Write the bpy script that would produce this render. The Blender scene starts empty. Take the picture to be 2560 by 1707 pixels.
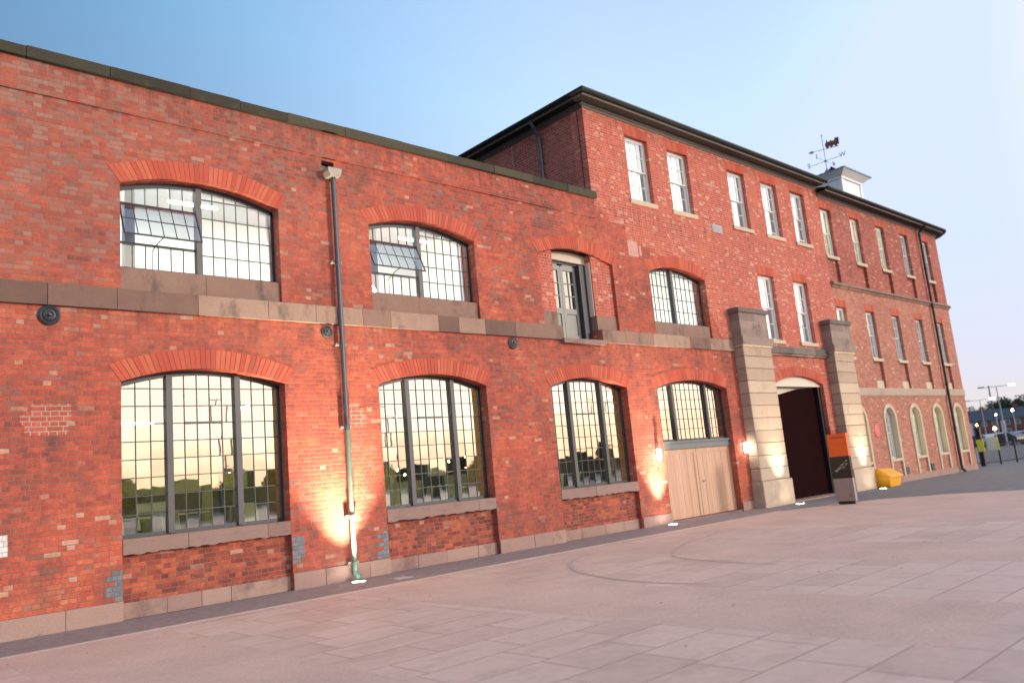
import bpy, bmesh, math, random
from mathutils import Vector, Matrix
from mathutils.geometry import tessellate_polygon
R = math.radians
random.seed(7)
SC = bpy.context.scene
COL = SC.collection

# ------------------------------------------------------------------ camera
CAMY, CAMH = -13.42, 1.6
yaw, pitch, roll = R(42.942), R(9.607), R(-5.305)
fwd = Vector((math.sin(yaw)*math.cos(pitch), math.cos(yaw)*math.cos(pitch), math.sin(pitch)))
rt = Vector((math.cos(yaw), -math.sin(yaw), 0)); up = rt.cross(fwd)
r2 = rt*math.cos(roll)+up*math.sin(roll); u2 = -rt*math.sin(roll)+up*math.cos(roll)
cam = bpy.data.cameras.new('camera'); co = bpy.data.objects.new('camera', cam); COL.objects.link(co)
m = Matrix.Identity(4)
for i in range(3): m[i][0], m[i][1], m[i][2] = r2[i], u2[i], -fwd[i]
m.translation = Vector((0, CAMY, CAMH)); co.matrix_world = m
cam.sensor_width = 36; cam.lens = 28.04; cam.clip_start = .1; cam.clip_end = 3000
cam.dof.use_dof = True; cam.dof.focus_distance = 14.5; cam.dof.aperture_fstop = 0.8
SC.camera = co

# ------------------------------------------------------------------ world, sun, exposure
SUN_EL, SUN_AZ = R(4), R(150)          # azimuth clockwise from +Y (towards +X)
w = bpy.data.worlds.new("World"); SC.world = w; w.use_nodes = True
nt = w.node_tree; bg = nt.nodes['Background']
sky = nt.nodes.new('ShaderNodeTexSky'); sky.sky_type = 'NISHITA'; sky.sun_disc = False
sky.sun_elevation = SUN_EL; sky.sun_rotation = SUN_AZ
sky.air_density = 1.0; sky.dust_density = 1.0; sky.ozone_density = 3.0; sky.altitude = 60
hs = nt.nodes.new('ShaderNodeHueSaturation'); hs.inputs['Saturation'].default_value = .66
nt.links.new(sky.outputs[0], hs.inputs['Color'])
# pale pinkish band low in the dusk sky, away from the sunset (depends on direction only)
def wm(op, a, b=None, clamp=False):
    n = nt.nodes.new('ShaderNodeMath'); n.operation = op; n.use_clamp = clamp
    for i, v in enumerate((a, b)):
        if v is None: continue
        if isinstance(v, bpy.types.NodeSocket): nt.links.new(v, n.inputs[i])
        else: n.inputs[i].default_value = v
    return n.outputs[0]
tc = nt.nodes.new('ShaderNodeTexCoord'); sx = nt.nodes.new('ShaderNodeSeparateXYZ'); nt.links.new(tc.outputs['Generated'], sx.inputs[0])
elv = wm('MAXIMUM', sx.outputs[2], 0.)
hz = wm('MULTIPLY', wm('POWER', 2.718, wm('MULTIPLY', elv, -4.2)), .95)
sdot = wm('ADD', wm('MULTIPLY', sx.outputs[0], math.sin(SUN_AZ)), wm('MULTIPLY', sx.outputs[1], math.cos(SUN_AZ)))
mr = nt.nodes.new('ShaderNodeMapRange'); mr.interpolation_type = 'SMOOTHSTEP'; nt.links.new(sdot, mr.inputs[0])
mr.inputs[1].default_value = .35; mr.inputs[2].default_value = .95; mr.inputs[3].default_value = 1; mr.inputs[4].default_value = .15
fac = wm('MULTIPLY', hz, mr.outputs[0], True)
low = nt.nodes.new('ShaderNodeMix'); low.data_type = 'RGBA'
nt.links.new(wm('MULTIPLY', elv, 5., True), low.inputs[0]); low.inputs[6].default_value = (.86,.74,.73,1); low.inputs[7].default_value = (.70,.77,.87,1)
glow = nt.nodes.new('ShaderNodeMix'); glow.data_type = 'RGBA'      # orange afterglow low on the sunset side
gf = nt.nodes.new('ShaderNodeMapRange'); gf.interpolation_type = 'SMOOTHSTEP'; nt.links.new(sdot, gf.inputs[0])
gf.inputs[1].default_value = .0; gf.inputs[2].default_value = .7
nt.links.new(wm('MULTIPLY', wm('MULTIPLY', wm('POWER', 2.718, wm('MULTIPLY', elv, -3.2)), 1.15), gf.outputs[0], True), glow.inputs[0])
nt.links.new(hs.outputs[0], glow.inputs[6]); gc = nt.nodes.new('ShaderNodeMix'); gc.data_type = 'RGBA'; nt.links.new(wm('MULTIPLY', elv, 6., True), gc.inputs[0])
gc.inputs[6].default_value = (3.1,1.85,1.05,1); gc.inputs[7].default_value = (3.1,2.55,1.95,1); nt.links.new(gc.outputs[2], glow.inputs[7])
dk = nt.nodes.new('ShaderNodeMapRange'); dk.interpolation_type = 'SMOOTHSTEP'; nt.links.new(sdot, dk.inputs[0])   # deeper blue away from the sunset
dk.inputs[1].default_value = -.85; dk.inputs[2].default_value = -.1; dk.inputs[3].default_value = .24; dk.inputs[4].default_value = 1
dkc = nt.nodes.new('ShaderNodeCombineXYZ'); nt.links.new(wm('POWER', dk.outputs[0], 1.8), dkc.inputs[0]); nt.links.new(dk.outputs[0], dkc.inputs[1]); nt.links.new(wm('POWER', dk.outputs[0], .75), dkc.inputs[2])
dm = nt.nodes.new('ShaderNodeMix'); dm.data_type = 'RGBA'; dm.blend_type = 'MULTIPLY'; dm.inputs[0].default_value = 1
cap = nt.nodes.new('ShaderNodeMix'); cap.data_type = 'RGBA'; cap.blend_type = 'DARKEN'; cap.inputs[0].default_value = 1
nt.links.new(glow.outputs[2], cap.inputs[6])
cf = nt.nodes.new('ShaderNodeMapRange'); cf.interpolation_type = 'SMOOTHSTEP'; nt.links.new(sdot, cf.inputs[0]); cf.inputs[1].default_value = .25; cf.inputs[2].default_value = .7
cc_ = nt.nodes.new('ShaderNodeMix'); cc_.data_type = 'RGBA'; nt.links.new(cf.outputs[0], cc_.inputs[0])
cc_.inputs[6].default_value = (.71,.83,1.18,1); cc_.inputs[7].default_value = (3.3,2.7,2.15,1); nt.links.new(cc_.outputs[2], cap.inputs[7])
nt.links.new(cap.outputs[2], dm.inputs[6]); nt.links.new(dkc.outputs[0], dm.inputs[7])
mxw = nt.nodes.new('ShaderNodeMix'); mxw.data_type = 'RGBA'
nt.links.new(fac, mxw.inputs[0]); nt.links.new(dm.outputs[2], mxw.inputs[6]); nt.links.new(low.outputs[2], mxw.inputs[7]); nt.links.new(mxw.outputs[2], bg.inputs[0])
bg.inputs[1].default_value = .13
sl = bpy.data.lights.new('sun', 'SUN'); so = bpy.data.objects.new('sun', sl); COL.objects.link(so)
sl.energy = 0.26; sl.angle = R(6); sl.color = (1, .86, .76)
sd = Vector((math.sin(SUN_AZ)*math.cos(R(11)), math.cos(SUN_AZ)*math.cos(R(11)), math.sin(R(11))))
so.rotation_euler = sd.to_track_quat('Z', 'Y').to_euler(); so.location = (0, -30, 30)
SC.view_settings.view_transform = 'Standard'; SC.view_settings.look = 'None'
SC.view_settings.exposure = 3.0; SC.view_settings.gamma = 1
SC.view_settings.use_curve_mapping = False

# ------------------------------------------------------------------ mesh helpers
class MB:
    def __init__(s): s.v = []; s.f = []
    def add(s, vs, fs):
        n = len(s.v); s.v += [tuple(p) for p in vs]; s.f += [tuple(i+n for i in f) for f in fs]
    def quad(s, *p): s.add(p, [tuple(range(len(p)))])
    def box(s, x0, x1, y0, y1, z0, z1):
        s.add([(x0,y0,z0),(x1,y0,z0),(x1,y1,z0),(x0,y1,z0),(x0,y0,z1),(x1,y0,z1),(x1,y1,z1),(x0,y1,z1)],
              [(3,2,1,0),(4,5,6,7),(0,1,5,4),(1,2,6,5),(2,3,7,6),(3,0,4,7)])
    def prism(s, poly, y0, y1):           # polygon in xz (ccw seen from -y), extruded y0->y1
        n = len(poly)
        s.add([(x,y0,z) for x,z in poly]+[(x,y1,z) for x,z in poly],
              [tuple(range(n)), tuple(range(2*n-1, n-1, -1))]+[(i, n+i, n+(i+1)%n, (i+1)%n) for i in range(n)])
    def prismz(s, poly, z0, z1):
        n = len(poly)
        s.add([(x,y,z0) for x,y in poly]+[(x,y,z1) for x,y in poly],
              [tuple(range(n-1,-1,-1)), tuple(range(n, 2*n))]+[(i, (i+1)%n, n+(i+1)%n, n+i) for i in range(n)])
    def tube(s, a, b, r, n=10, r1=None, cap=True):
        a, b = Vector(a), Vector(b); d = (b-a).normalized(); r1 = r if r1 is None else r1
        p = d.orthogonal().normalized(); q = d.cross(p)
        A = [a+(p*math.cos(t)+q*math.sin(t))*r for t in [2*math.pi*i/n for i in range(n)]]
        B = [b+(p*math.cos(t)+q*math.sin(t))*r1 for t in [2*math.pi*i/n for i in range(n)]]
        s.add(A+B, [(i, (i+1)%n, n+(i+1)%n, n+i) for i in range(n)]+([tuple(range(n-1,-1,-1)), tuple(range(n,2*n))] if cap else []))
    def lathe(s, c, prof, ax='z', n=24):  # prof: (r, h)
        c = Vector(c); vs = []; fs = []
        for r, h in prof:
            for i in range(n):
                t = 2*math.pi*i/n; a, b = r*math.cos(t), r*math.sin(t)
                vs.append(c+(Vector((a,b,h)) if ax == 'z' else Vector((a,-h,b))))
        for k in range(len(prof)-1):
            for i in range(n): fs.append((k*n+i, k*n+(i+1)%n, (k+1)*n+(i+1)%n, (k+1)*n+i))
        fs.append(tuple(range((len(prof)-1)*n, len(prof)*n))); s.add(vs, fs)
    def sweep(s, prof, path, closed=True, caps=True):   # prof: (outward offset, z); path xy; outward = right of travel... (dy,-dx)
        P = [Vector(p) for p in path]; n = len(prof); vs = []
        for i, p in enumerate(P):
            ns = []
            if i > 0: d = (p-P[i-1]).normalized(); ns.append(Vector((d.y, -d.x)))
            if i < len(P)-1: d = (P[i+1]-p).normalized(); ns.append(Vector((d.y, -d.x)))
            nn = sum(ns, Vector((0,0))).normalized(); c = nn.dot(ns[0])
            for o, z in prof: q = p+nn*(o/c); vs.append((q.x, q.y, z))
        fs = []
        kk = n if closed else n-1
        for i in range(len(P)-1):
            for k in range(kk): fs.append((i*n+k, (i+1)*n+k, (i+1)*n+(k+1)%n, i*n+(k+1)%n))
        if closed and caps: fs += [tuple(range(n)), tuple(range((len(P)-1)*n, len(P)*n))]
        s.add(vs, fs)
    def build(s, name, mat, parent=None, smooth=False, fixn=True):
        o0 = root_loc(parent) if parent else Vector((0,0,0))
        me = bpy.data.meshes.new(name); me.from_pydata([tuple(Vector(p)-o0) for p in s.v], [], s.f)
        me.update()
        if fixn:
            b = bmesh.new(); b.from_mesh(me); bmesh.ops.recalc_face_normals(b, faces=b.faces); b.to_mesh(me); b.free()
        if smooth:
            for p in me.polygons: p.use_smooth = True
        me.materials.append(mat); o = bpy.data.objects.new(name, me); COL.objects.link(o)
        if parent: o.parent = parent
        return o
def root_loc(o):
    while o.parent: o = o.parent
    return o.location.copy()
def tag(o, label, cat, group=None, kind=None):
    o['label'] = label
    if cat: o['category'] = cat
    if group: o['group'] = group
    if kind: o['kind'] = kind
    return o
def thing(name, loc, label, cat, group=None):
    o = bpy.data.objects.new(name, None); COL.objects.link(o); o.location = loc; o.empty_display_size = .2
    return tag(o, label, cat, group)
def struct(o): o['kind'] = 'structure'; return o
def copy_tree(o, loc, rz=0, label=None, sc=None):
    def rec(a, par):
        c = a.copy(); COL.objects.link(c); c.parent = par
        for ch in a.children: rec(ch, c)
        return c
    c = rec(o, None); c.location = loc; c.rotation_euler = (0,0,rz)
    if sc: c.scale = (sc,sc,sc) if not hasattr(sc, '__len__') else sc
    if label: c['label'] = label
    return c

# ------------------------------------------------------------------ material helpers
class NT:
    def __init__(s, name):
        s.m = bpy.data.materials.new(name); s.m.use_nodes = True; s.t = s.m.node_tree
        s.b = s.t.nodes['Principled BSDF']; s.o = s.t.nodes['Material Output']
    def n(s, ty, **k):
        nd = s.t.nodes.new(ty)
        for a, v in k.items(): setattr(nd, a, v)
        return nd
    def set(s, sock, v):
        if hasattr(v, 'links') or isinstance(v, bpy.types.NodeSocket): s.t.links.new(v, sock)
        else: sock.default_value = v
    def math(s, op, a, b=None, c=None, clamp=False):
        nd = s.n('ShaderNodeMath', operation=op); nd.use_clamp = clamp
        s.set(nd.inputs[0], a)
        if b is not None: s.set(nd.inputs[1], b)
        if c is not None: s.set(nd.inputs[2], c)
        return nd.outputs[0]
    def xyz(s, x, y, z):
        nd = s.n('ShaderNodeCombineXYZ'); s.set(nd.inputs[0], x); s.set(nd.inputs[1], y); s.set(nd.inputs[2], z); return nd.outputs[0]
    def pos(s):
        g = s.n('ShaderNodeNewGeometry'); sp = s.n('ShaderNodeSeparateXYZ'); s.t.links.new(g.outputs['Position'], sp.inputs[0])
        return g, sp.outputs[0], sp.outputs[1], sp.outputs[2]
    def noise(s, vec, scale, detail=3, rough=.55, col=False):
        nd = s.n('ShaderNodeTexNoise'); s.set(nd.inputs['Vector'], vec); nd.inputs['Scale'].default_value = scale
        nd.inputs['Detail'].default_value = detail; nd.inputs['Roughness'].default_value = rough
        return nd.outputs['Color' if col else 'Fac']
    def white(s, vec):
        nd = s.n('ShaderNodeTexWhiteNoise', noise_dimensions='3D'); s.set(nd.inputs['Vector'], vec); return nd.outputs['Value'], nd.outputs['Color']
    def ramp(s, fac, stops, interp='LINEAR'):
        nd = s.n('ShaderNodeValToRGB'); s.set(nd.inputs[0], fac); e = nd.color_ramp; e.interpolation = interp
        while len(e.elements) < len(stops): e.elements.new(.5)
        for el, (p, c) in zip(e.elements, stops): el.position = p; el.color = (*c, 1)
        return nd.outputs[0]
    def mix(s, f, a, b, mode='MIX'):
        nd = s.n('ShaderNodeMix', data_type='RGBA', blend_type=mode)
        s.set(nd.inputs[0], f)
        for i, v in ((6, a), (7, b)):
            if isinstance(v, tuple): v = (*v, 1) if len(v) == 3 else v
            s.set(nd.inputs[i], v)
        return nd.outputs[2]
    def step(s, v, a, b):
        nd = s.n('ShaderNodeMapRange', interpolation_type='SMOOTHSTEP'); s.set(nd.inputs[0], v)
        nd.inputs[1].default_value = a; nd.inputs[2].default_value = b; return nd.outputs[0]
    def bump(s, h, dist=.01, strength=1):
        nd = s.n('ShaderNodeBump'); s.set(nd.inputs['Height'], h); nd.inputs['Distance'].default_value = dist
        nd.inputs['Strength'].default_value = strength; s.t.links.new(nd.outputs[0], s.b.inputs['Normal'])
    def base(s, c):
        if isinstance(c, tuple): s.b.inputs['Base Color'].default_value = (*c, 1)
        else: s.t.links.new(c, s.b.inputs['Base Color'])
    def rough(s, r): s.set(s.b.inputs['Roughness'], r)

def simple(name, c, rough=.6, metal=0, var=.15, scale=8, bump=0, emis=None, es=0):
    t = NT(name); g, x, y, z = t.pos()
    n = t.noise(g.outputs['Position'], scale, 4)
    f = t.math('MULTIPLY_ADD', n, 2*var, 1-var)
    t.base(t.mix(1, c, t.xyz(f, f, f), 'MULTIPLY')); t.rough(rough); t.b.inputs['Metallic'].default_value = metal
    if bump: t.bump(t.noise(g.outputs['Position'], scale*6, 3), bump)
    if emis:
        t.b.inputs['Emission Color'].default_value = (*emis, 1); t.b.inputs['Emission Strength'].default_value = es
    return t.m

def brick(name, stops, mortar, bh=.0765, bl=.225, half='english', patch=.9, bias=0., pale=.04, palec=(.5,.34,.24), warp=1., soot=None, mw=.0045, contrast=.55, brown=.35, grey=0.):
    t = NT(name); g, x, y, z = t.pos(); P = g.outputs['Position']
    wn = t.noise(P, 2.2, 2, col=True); ws = t.n('ShaderNodeSeparateXYZ'); t.t.links.new(wn, ws.inputs[0])
    u = t.math('ADD', x, y); u = t.math('ADD', u, t.math('MULTIPLY', ws.outputs[0], .03*warp))
    v = t.math('ADD', z, t.math('MULTIPLY', ws.outputs[1], .022*warp))
    row = t.math('FLOOR', t.math('DIVIDE', v, bh))
    par = t.math('MODULO', t.math('ABSOLUTE', row), 2)
    rr, _ = t.white(t.xyz(row, 3.3, 1.7))
    if half == 'english': wd = t.math('MULTIPLY_ADD', par, -bl*.48, bl)
    else: wd = t.math('MULTIPLY_ADD', par, 0, bl)
    off = t.math('ADD', t.math('MULTIPLY', par, bl*.5 if half != 'english' else bl*.25), t.math('MULTIPLY', rr, .05*warp))
    cu = t.math('DIVIDE', t.math('ADD', u, off), wd); colm = t.math('FLOOR', cu)
    fu = t.math('MULTIPLY', t.math('FRACT', cu), wd); fv = t.math('MULTIPLY', t.math('FRACT', t.math('DIVIDE', v, bh)), bh)
    du = t.math('MINIMUM', fu, t.math('SUBTRACT', wd, fu)); dv = t.math('MINIMUM', fv, t.math('SUBTRACT', bh, fv))
    ed = t.math('MULTIPLY', t.math('SUBTRACT', t.noise(P, 45, 2), .5), .006)
    d = t.math('ADD', t.math('MINIMUM', du, dv), ed)
    mask = t.step(d, mw-.0025, mw+.0025)
    r1, rc = t.white(t.xyz(colm, row, 0.)); r2_, _ = t.white(t.xyz(colm, row, 5.))
    big = t.noise(P, .55, 4, .6); med = t.noise(P, 2.6, 3, .6)
    fac = t.math('ADD', t.math('MULTIPLY', r1, contrast), t.math('MULTIPLY', t.math('SUBTRACT', big, .5), patch*1.5))
    fac = t.math('ADD', fac, t.math('MULTIPLY', t.math('SUBTRACT', med, .5), patch*.9))
    fac = t.math('ADD', fac, .5-contrast/2+bias, clamp=True)
    c = t.ramp(fac, stops)
    c = t.mix(t.math('MULTIPLY', t.step(r2_, 1-pale-.005, 1-pale+.005), t.math('MULTIPLY_ADD', r1, .55, .15)), c, palec)
    c = t.mix(t.math('MULTIPLY', t.math('MULTIPLY', t.step(r2_, .12, .10), t.step(t.noise(P, .35, 2), .46, .6)), grey), c, (.19,.14,.12))
    fine = t.noise(P, 42, 4, .75); fm = t.math('MULTIPLY_ADD', fine, 1.5, .25)
    fm = t.math('MULTIPLY', fm, t.math('MULTIPLY_ADD', t.noise(P, 11, 4, .7), 1.1, .45))
    c = t.mix(1, c, t.xyz(fm, fm, fm), 'MULTIPLY')
    br = t.noise(P, 1.7, 5, .7); c = t.mix(t.math('MULTIPLY', t.step(br, .48, .72), brown), c, (.17,.08,.062))
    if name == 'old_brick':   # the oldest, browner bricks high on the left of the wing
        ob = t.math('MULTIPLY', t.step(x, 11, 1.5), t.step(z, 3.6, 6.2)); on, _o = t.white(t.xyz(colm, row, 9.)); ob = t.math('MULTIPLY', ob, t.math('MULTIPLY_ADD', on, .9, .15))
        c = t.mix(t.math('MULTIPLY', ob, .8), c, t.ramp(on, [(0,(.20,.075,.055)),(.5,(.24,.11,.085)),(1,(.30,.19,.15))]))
    dust = t.noise(P, 6.5, 4, .7); c = t.mix(t.math('MULTIPLY', t.step(dust, .55, .8), .22), c, tuple(k*1.1 for k in mortar))
    mn = t.noise(P, 1.3, 3); mc = t.mix(mn, tuple(k*.7 for k in mortar), tuple(min(1, k*1.25) for k in mortar))
    c = t.mix(mask, mc, c)
    if soot:
        sn = t.noise(t.xyz(t.math('MULTIPLY', u, 1.0), 0., t.math('MULTIPLY', z, .6)), 1.1, 5, .65)
        c = t.mix(t.math('MULTIPLY', t.step(sn, .54, .72), soot), c, (.09,.055,.05))
    if name in ('old_brick', 'pressed_red_brick'):   # water and soot runs below the string band, coping and sills; damp foot of the wall
        sk = t.noise(t.xyz(t.math('MULTIPLY', u, 5.5), 0., t.math('MULTIPLY', z, .35)), 1., 4, .6)
        runs = None
        for zt, ln in ((4.82,.8),(8.79,.75),(11.44,.5)):
            q = t.math('MULTIPLY', t.step(z, zt-ln, zt-.02), t.math('LESS_THAN', z, zt)); runs = q if runs is None else t.math('ADD', runs, q)
        c = t.mix(t.math('MULTIPLY', t.math('MULTIPLY', runs, t.step(sk, .45, .7)), .55), c, (.10,.055,.045))
        fo = t.math('MULTIPLY', t.step(z, 1.1, .25), t.step(t.noise(P, 2.2, 5, .7), .42, .65)); c = t.mix(t.math('MULTIPLY', fo, .5), c, (.14,.075,.06))
    t.base(c); t.rough(.88); t.b.inputs['Specular IOR Level'].default_value = .25
    h = t.math('ADD', mask, t.math('MULTIPLY', fine, .5)); h = t.math('ADD', h, t.math('MULTIPLY', r1, .6))
    t.bump(h, .006, .8)
    return t.m

def island(name, stops, rough=.85, fine=60, finev=.5, bump=.004, stain=0, stainc=(.08,.06,.055), stretch=(1,1,1), sscale=2.):
    t = NT(name); g, x, y, z = t.pos(); P = g.outputs['Position']
    rnd = g.outputs['Random Per Island']
    md = t.noise(P, 3, 4, .6)
    c = t.ramp(t.math('ADD', t.math('MULTIPLY', rnd, .75), t.math('MULTIPLY', md, .3), clamp=True), stops)
    f = t.noise(P, fine, 4, .7); fm = t.math('MULTIPLY_ADD', f, finev, 1-finev/2); c = t.mix(1, c, t.xyz(fm, fm, fm), 'MULTIPLY')
    if stain:
        q = t.xyz(t.math('MULTIPLY', x, stretch[0]), t.math('MULTIPLY', y, stretch[1]), t.math('MULTIPLY', z, stretch[2]))
        sn = t.noise(q, sscale, 5, .65); c = t.mix(t.math('MULTIPLY', t.step(sn, .5, .72), stain), c, stainc)
    t.base(c); t.rough(rough); t.b.inputs['Specular IOR Level'].default_value = .3
    t.bump(t.math('ADD', f, md), bump)
    return t.m

def glassy(name, tint=(.9,.95,.9), refl=.5, wob=.02, rough=.0, slope=.5):
    t = NT(name); t.t.nodes.remove(t.b)
    g = t.n('ShaderNodeNewGeometry'); wn = t.n('ShaderNodeTexWhiteNoise', noise_dimensions='1D')
    t.t.links.new(g.outputs['Random Per Island'], wn.inputs['W'])
    va = t.n('ShaderNodeVectorMath', operation='MULTIPLY_ADD'); t.t.links.new(wn.outputs['Color'], va.inputs[0])
    va.inputs[1].default_value = (wob*2, 0, wob*2); va.inputs[2].default_value = (-wob, 0, -wob)
    wv = t.noise(g.outputs['Position'], 3.0, 1, col=True)
    v2 = t.n('ShaderNodeVectorMath', operation='MULTIPLY_ADD'); t.t.links.new(wv, v2.inputs[0])
    v2.inputs[1].default_value = (.006, 0, .006); v2.inputs[2].default_value = (-.003, 0, -.003)
    vb = t.n('ShaderNodeVectorMath', operation='ADD'); t.t.links.new(g.outputs['Normal'], vb.inputs[0]); t.t.links.new(va.outputs[0], vb.inputs[1])
    vd = t.n('ShaderNodeVectorMath', operation='ADD'); t.t.links.new(vb.outputs[0], vd.inputs[0]); t.t.links.new(v2.outputs[0], vd.inputs[1])
    vc = t.n('ShaderNodeVectorMath', operation='NORMALIZE'); t.t.links.new(vd.outputs[0], vc.inputs[0])
    gl = t.n('ShaderNodeBsdfGlossy'); gl.inputs['Roughness'].default_value = rough; t.t.links.new(vc.outputs[0], gl.inputs['Normal'])
    tr = t.n('ShaderNodeBsdfTransparent'); tr.inputs[0].default_value = (*tint, 1)
    lw = t.n('ShaderNodeLayerWeight'); lw.inputs[0].default_value = .35
    fac = t.math('MULTIPLY_ADD', lw.outputs['Facing'], slope, refl-.2, clamp=True)
    mx = t.n('ShaderNodeMixShader'); t.t.links.new(fac, mx.inputs[0]); t.t.links.new(tr.outputs[0], mx.inputs[1]); t.t.links.new(gl.outputs[0], mx.inputs[2])
    t.t.links.new(mx.outputs[0], t.o.inputs[0]); return t.m

def emit(name, c, s):
    t = NT(name); t.base(c); t.b.inputs['Emission Color'].default_value = (*c, 1); t.b.inputs['Emission Strength'].default_value = s; return t.m

OLD = [(0,(.15,.050,.042)),(.2,(.25,.066,.050)),(.4,(.37,.080,.054)),(.6,(.46,.098,.058)),(.8,(.53,.13,.070)),(1,(.55,.20,.125))]
M = {}
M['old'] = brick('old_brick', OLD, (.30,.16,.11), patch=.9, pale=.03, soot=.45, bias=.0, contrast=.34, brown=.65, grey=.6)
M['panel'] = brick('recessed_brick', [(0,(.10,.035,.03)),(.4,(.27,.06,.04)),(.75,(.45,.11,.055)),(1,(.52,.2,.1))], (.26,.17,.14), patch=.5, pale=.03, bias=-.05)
M['new'] = brick('pressed_red_brick', [(0,(.30,.065,.048)),(.4,(.44,.088,.058)),(.75,(.54,.122,.072)),(1,(.55,.18,.11))], (.46,.30,.23), bl=.215, patch=.45, contrast=.4, brown=.15, pale=.14, palec=(.60,.38,.27), warp=.5, soot=.12, mw=.006)
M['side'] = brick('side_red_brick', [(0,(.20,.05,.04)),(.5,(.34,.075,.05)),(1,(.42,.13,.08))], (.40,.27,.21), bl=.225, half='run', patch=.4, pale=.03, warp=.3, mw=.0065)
M['office_up'] = brick('office_upper_brick', [(0,(.17,.05,.045)),(.5,(.34,.085,.06)),(1,(.45,.16,.10))], (.34,.20,.16), bl=.17, half='run', patch=.5, pale=.06, palec=(.55,.4,.3), warp=.5, mw=.005)
M['office'] = brick('office_lower_brick', [(0,(.24,.085,.06)),(.5,(.40,.14,.095)),(1,(.50,.23,.15))], (.40,.27,.20), bl=.17, half='run', patch=.45, pale=.04, palec=(.58,.44,.33), warp=.5, mw=.006)
M['voussoir'] = island('arch_red_brick', [(0,(.36,.065,.040)),(.5,(.48,.095,.055)),(1,(.52,.14,.08))], fine=50, stain=.6, stainc=(.27,.10,.075))
M['ringmortar'] = simple('arch_mortar', (.30,.10,.06), .9)
M['stone'] = island('brown_sandstone', [(0,(.12,.070,.055)),(.4,(.21,.125,.095)),(.75,(.31,.195,.145)),(1,(.38,.265,.195))], stain=.75, stretch=(1,1,.5), sscale=2.6, bump=.006, finev=.6)
M['sill'] = island('sill_sandstone', [(0,(.19,.12,.10)),(.5,(.26,.165,.14)),(1,(.31,.215,.18))], stain=.35, stretch=(.6,1,3), sscale=3, bump=.006)
M['plinth'] = island('pink_plinth_stone', [(0,(.22,.135,.115)),(.5,(.31,.195,.165)),(1,(.39,.26,.21))], stain=.6, stainc=(.13,.08,.07), bump=.008, finev=.6)
M['pier'] = island('rusticated_pier_stone', [(0,(.31,.225,.175)),(.5,(.39,.295,.22)),(1,(.46,.36,.27))], stain=.45, stainc=(.22,.15,.12), sscale=1.6, bump=.006)
M['darkstone'] = island('weathered_dark_stone', [(0,(.07,.06,.055)),(.5,(.13,.11,.10)),(1,(.20,.17,.145))], stain=.4, bump=.006)
M['attic'] = island('grey_pier_stone', [(0,(.17,.12,.10)),(.5,(.25,.185,.155)),(1,(.31,.235,.195))], stain=.7, sscale=2.)
M['coping'] = island('mossy_coping_stone', [(0,(.030,.026,.018)),(.5,(.05,.044,.03)),(1,(.08,.068,.045))], stain=.5, stainc=(.06,.075,.02), sscale=3)
M['buff'] = island('buff_stone', [(0,(.46,.37,.25)),(1,(.58,.47,.34))], stain=.2, stainc=(.3,.23,.17))
M['frame'] = simple('dark_grey_painted_steel', (.022,.027,.034), .45)
M['mull'] = simple('grey_painted_mullion', (.060,.058,.062), .5)
M['beam'] = simple('grey_painted_beam', (.13,.145,.145), .5)
M['white'] = simple('white_sash_paint', (.62,.61,.57), .5, var=.06)
M['cream'] = simple('cream_render', (.62,.56,.46), .8, var=.08)
M['glass'] = glassy('window_glass', (.80,.88,.66), .66, .008, slope=.6)
M['glass_up'] = glassy('upper_window_glass', (.86,.92,.90), .36, .012)
M['glass_sash'] = glassy('sash_glass', (.9,.92,.92), .40, .004, slope=.7)
M['lining'] = simple('pale_window_lining', (.22,.22,.22), .7, var=.05)
M['gutter'] = simple('black_gutter_paint', (.008,.014,.013), .6)
M['soffit'] = simple('dark_brown_soffit', (.015,.011,.010), .6)
M['mould'] = simple('grey_eaves_moulding', (.10,.085,.075), .6)
M['slate'] = simple('green_grey_slate', (.022,.036,.030), .6, scale=3)
M['pipe'] = simple('dark_blue_grey_pipe', (.055,.065,.08), .35, var=.3)
M['verdigris'] = simple('pale_green_weathered_pipe', (.10,.16,.125), .45, var=.3, scale=14)
M['lead'] = simple('beige_hopper_paint', (.35,.31,.25), .6)
M['black'] = simple('black_paint', (.008,.008,.01), .4)
M['maroon'] = simple('maroon_gate_paint', (.012,.0015,.002), .9, scale=2); M['maroon'].node_tree.nodes['Principled BSDF'].inputs['Specular IOR Level'].default_value = .05
M['doorgrey'] = simple('grey_green_door_paint', (.23,.235,.21), .5)
M['grit'] = simple('yellow_plastic', (.72,.33,.015), .45)
M['orange'] = simple('orange_panel', (.80,.13,.012), .5, var=.05)
M['signblack'] = simple('black_panel', (.012,.012,.010), .35)
M['signgrey'] = simple('warm_grey_panel', (.30,.24,.21), .5, var=.05)
M['vent'] = simple('grey_louvre', (.38,.38,.40), .6)
M['red'] = simple('red_plaque', (.55,.11,.11), .5)

def timber():
    t = NT('pale_oak_boards'); g, x, y, z = t.pos()
    r, c = t.white(t.xyz(t.math('FLOOR', t.math('DIVIDE', x, .145)), 0., 0.))
    n = t.noise(t.xyz(t.math('MULTIPLY', x, 22), r, t.math('MULTIPLY', z, 1.4)), 1.5, 4, .6)
    cc = t.ramp(t.math('ADD', t.math('MULTIPLY', n, .7), t.math('MULTIPLY', r, .3)), [(0,(.36,.19,.115)),(.5,(.52,.31,.20)),(1,(.62,.41,.29))])
    vo = t.n('ShaderNodeTexVoronoi'); t.set(vo.inputs['Vector'], t.xyz(t.math('MULTIPLY', x, 1.3), 0., z)); vo.inputs['Scale'].default_value = 1.6
    cc = t.mix(t.step(vo.outputs['Distance'], .075, .03), cc, (.30,.10,.05))
    t.base(cc); t.rough(.6); t.bump(n, .002); return t.m
M['oak'] = timber()

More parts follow.
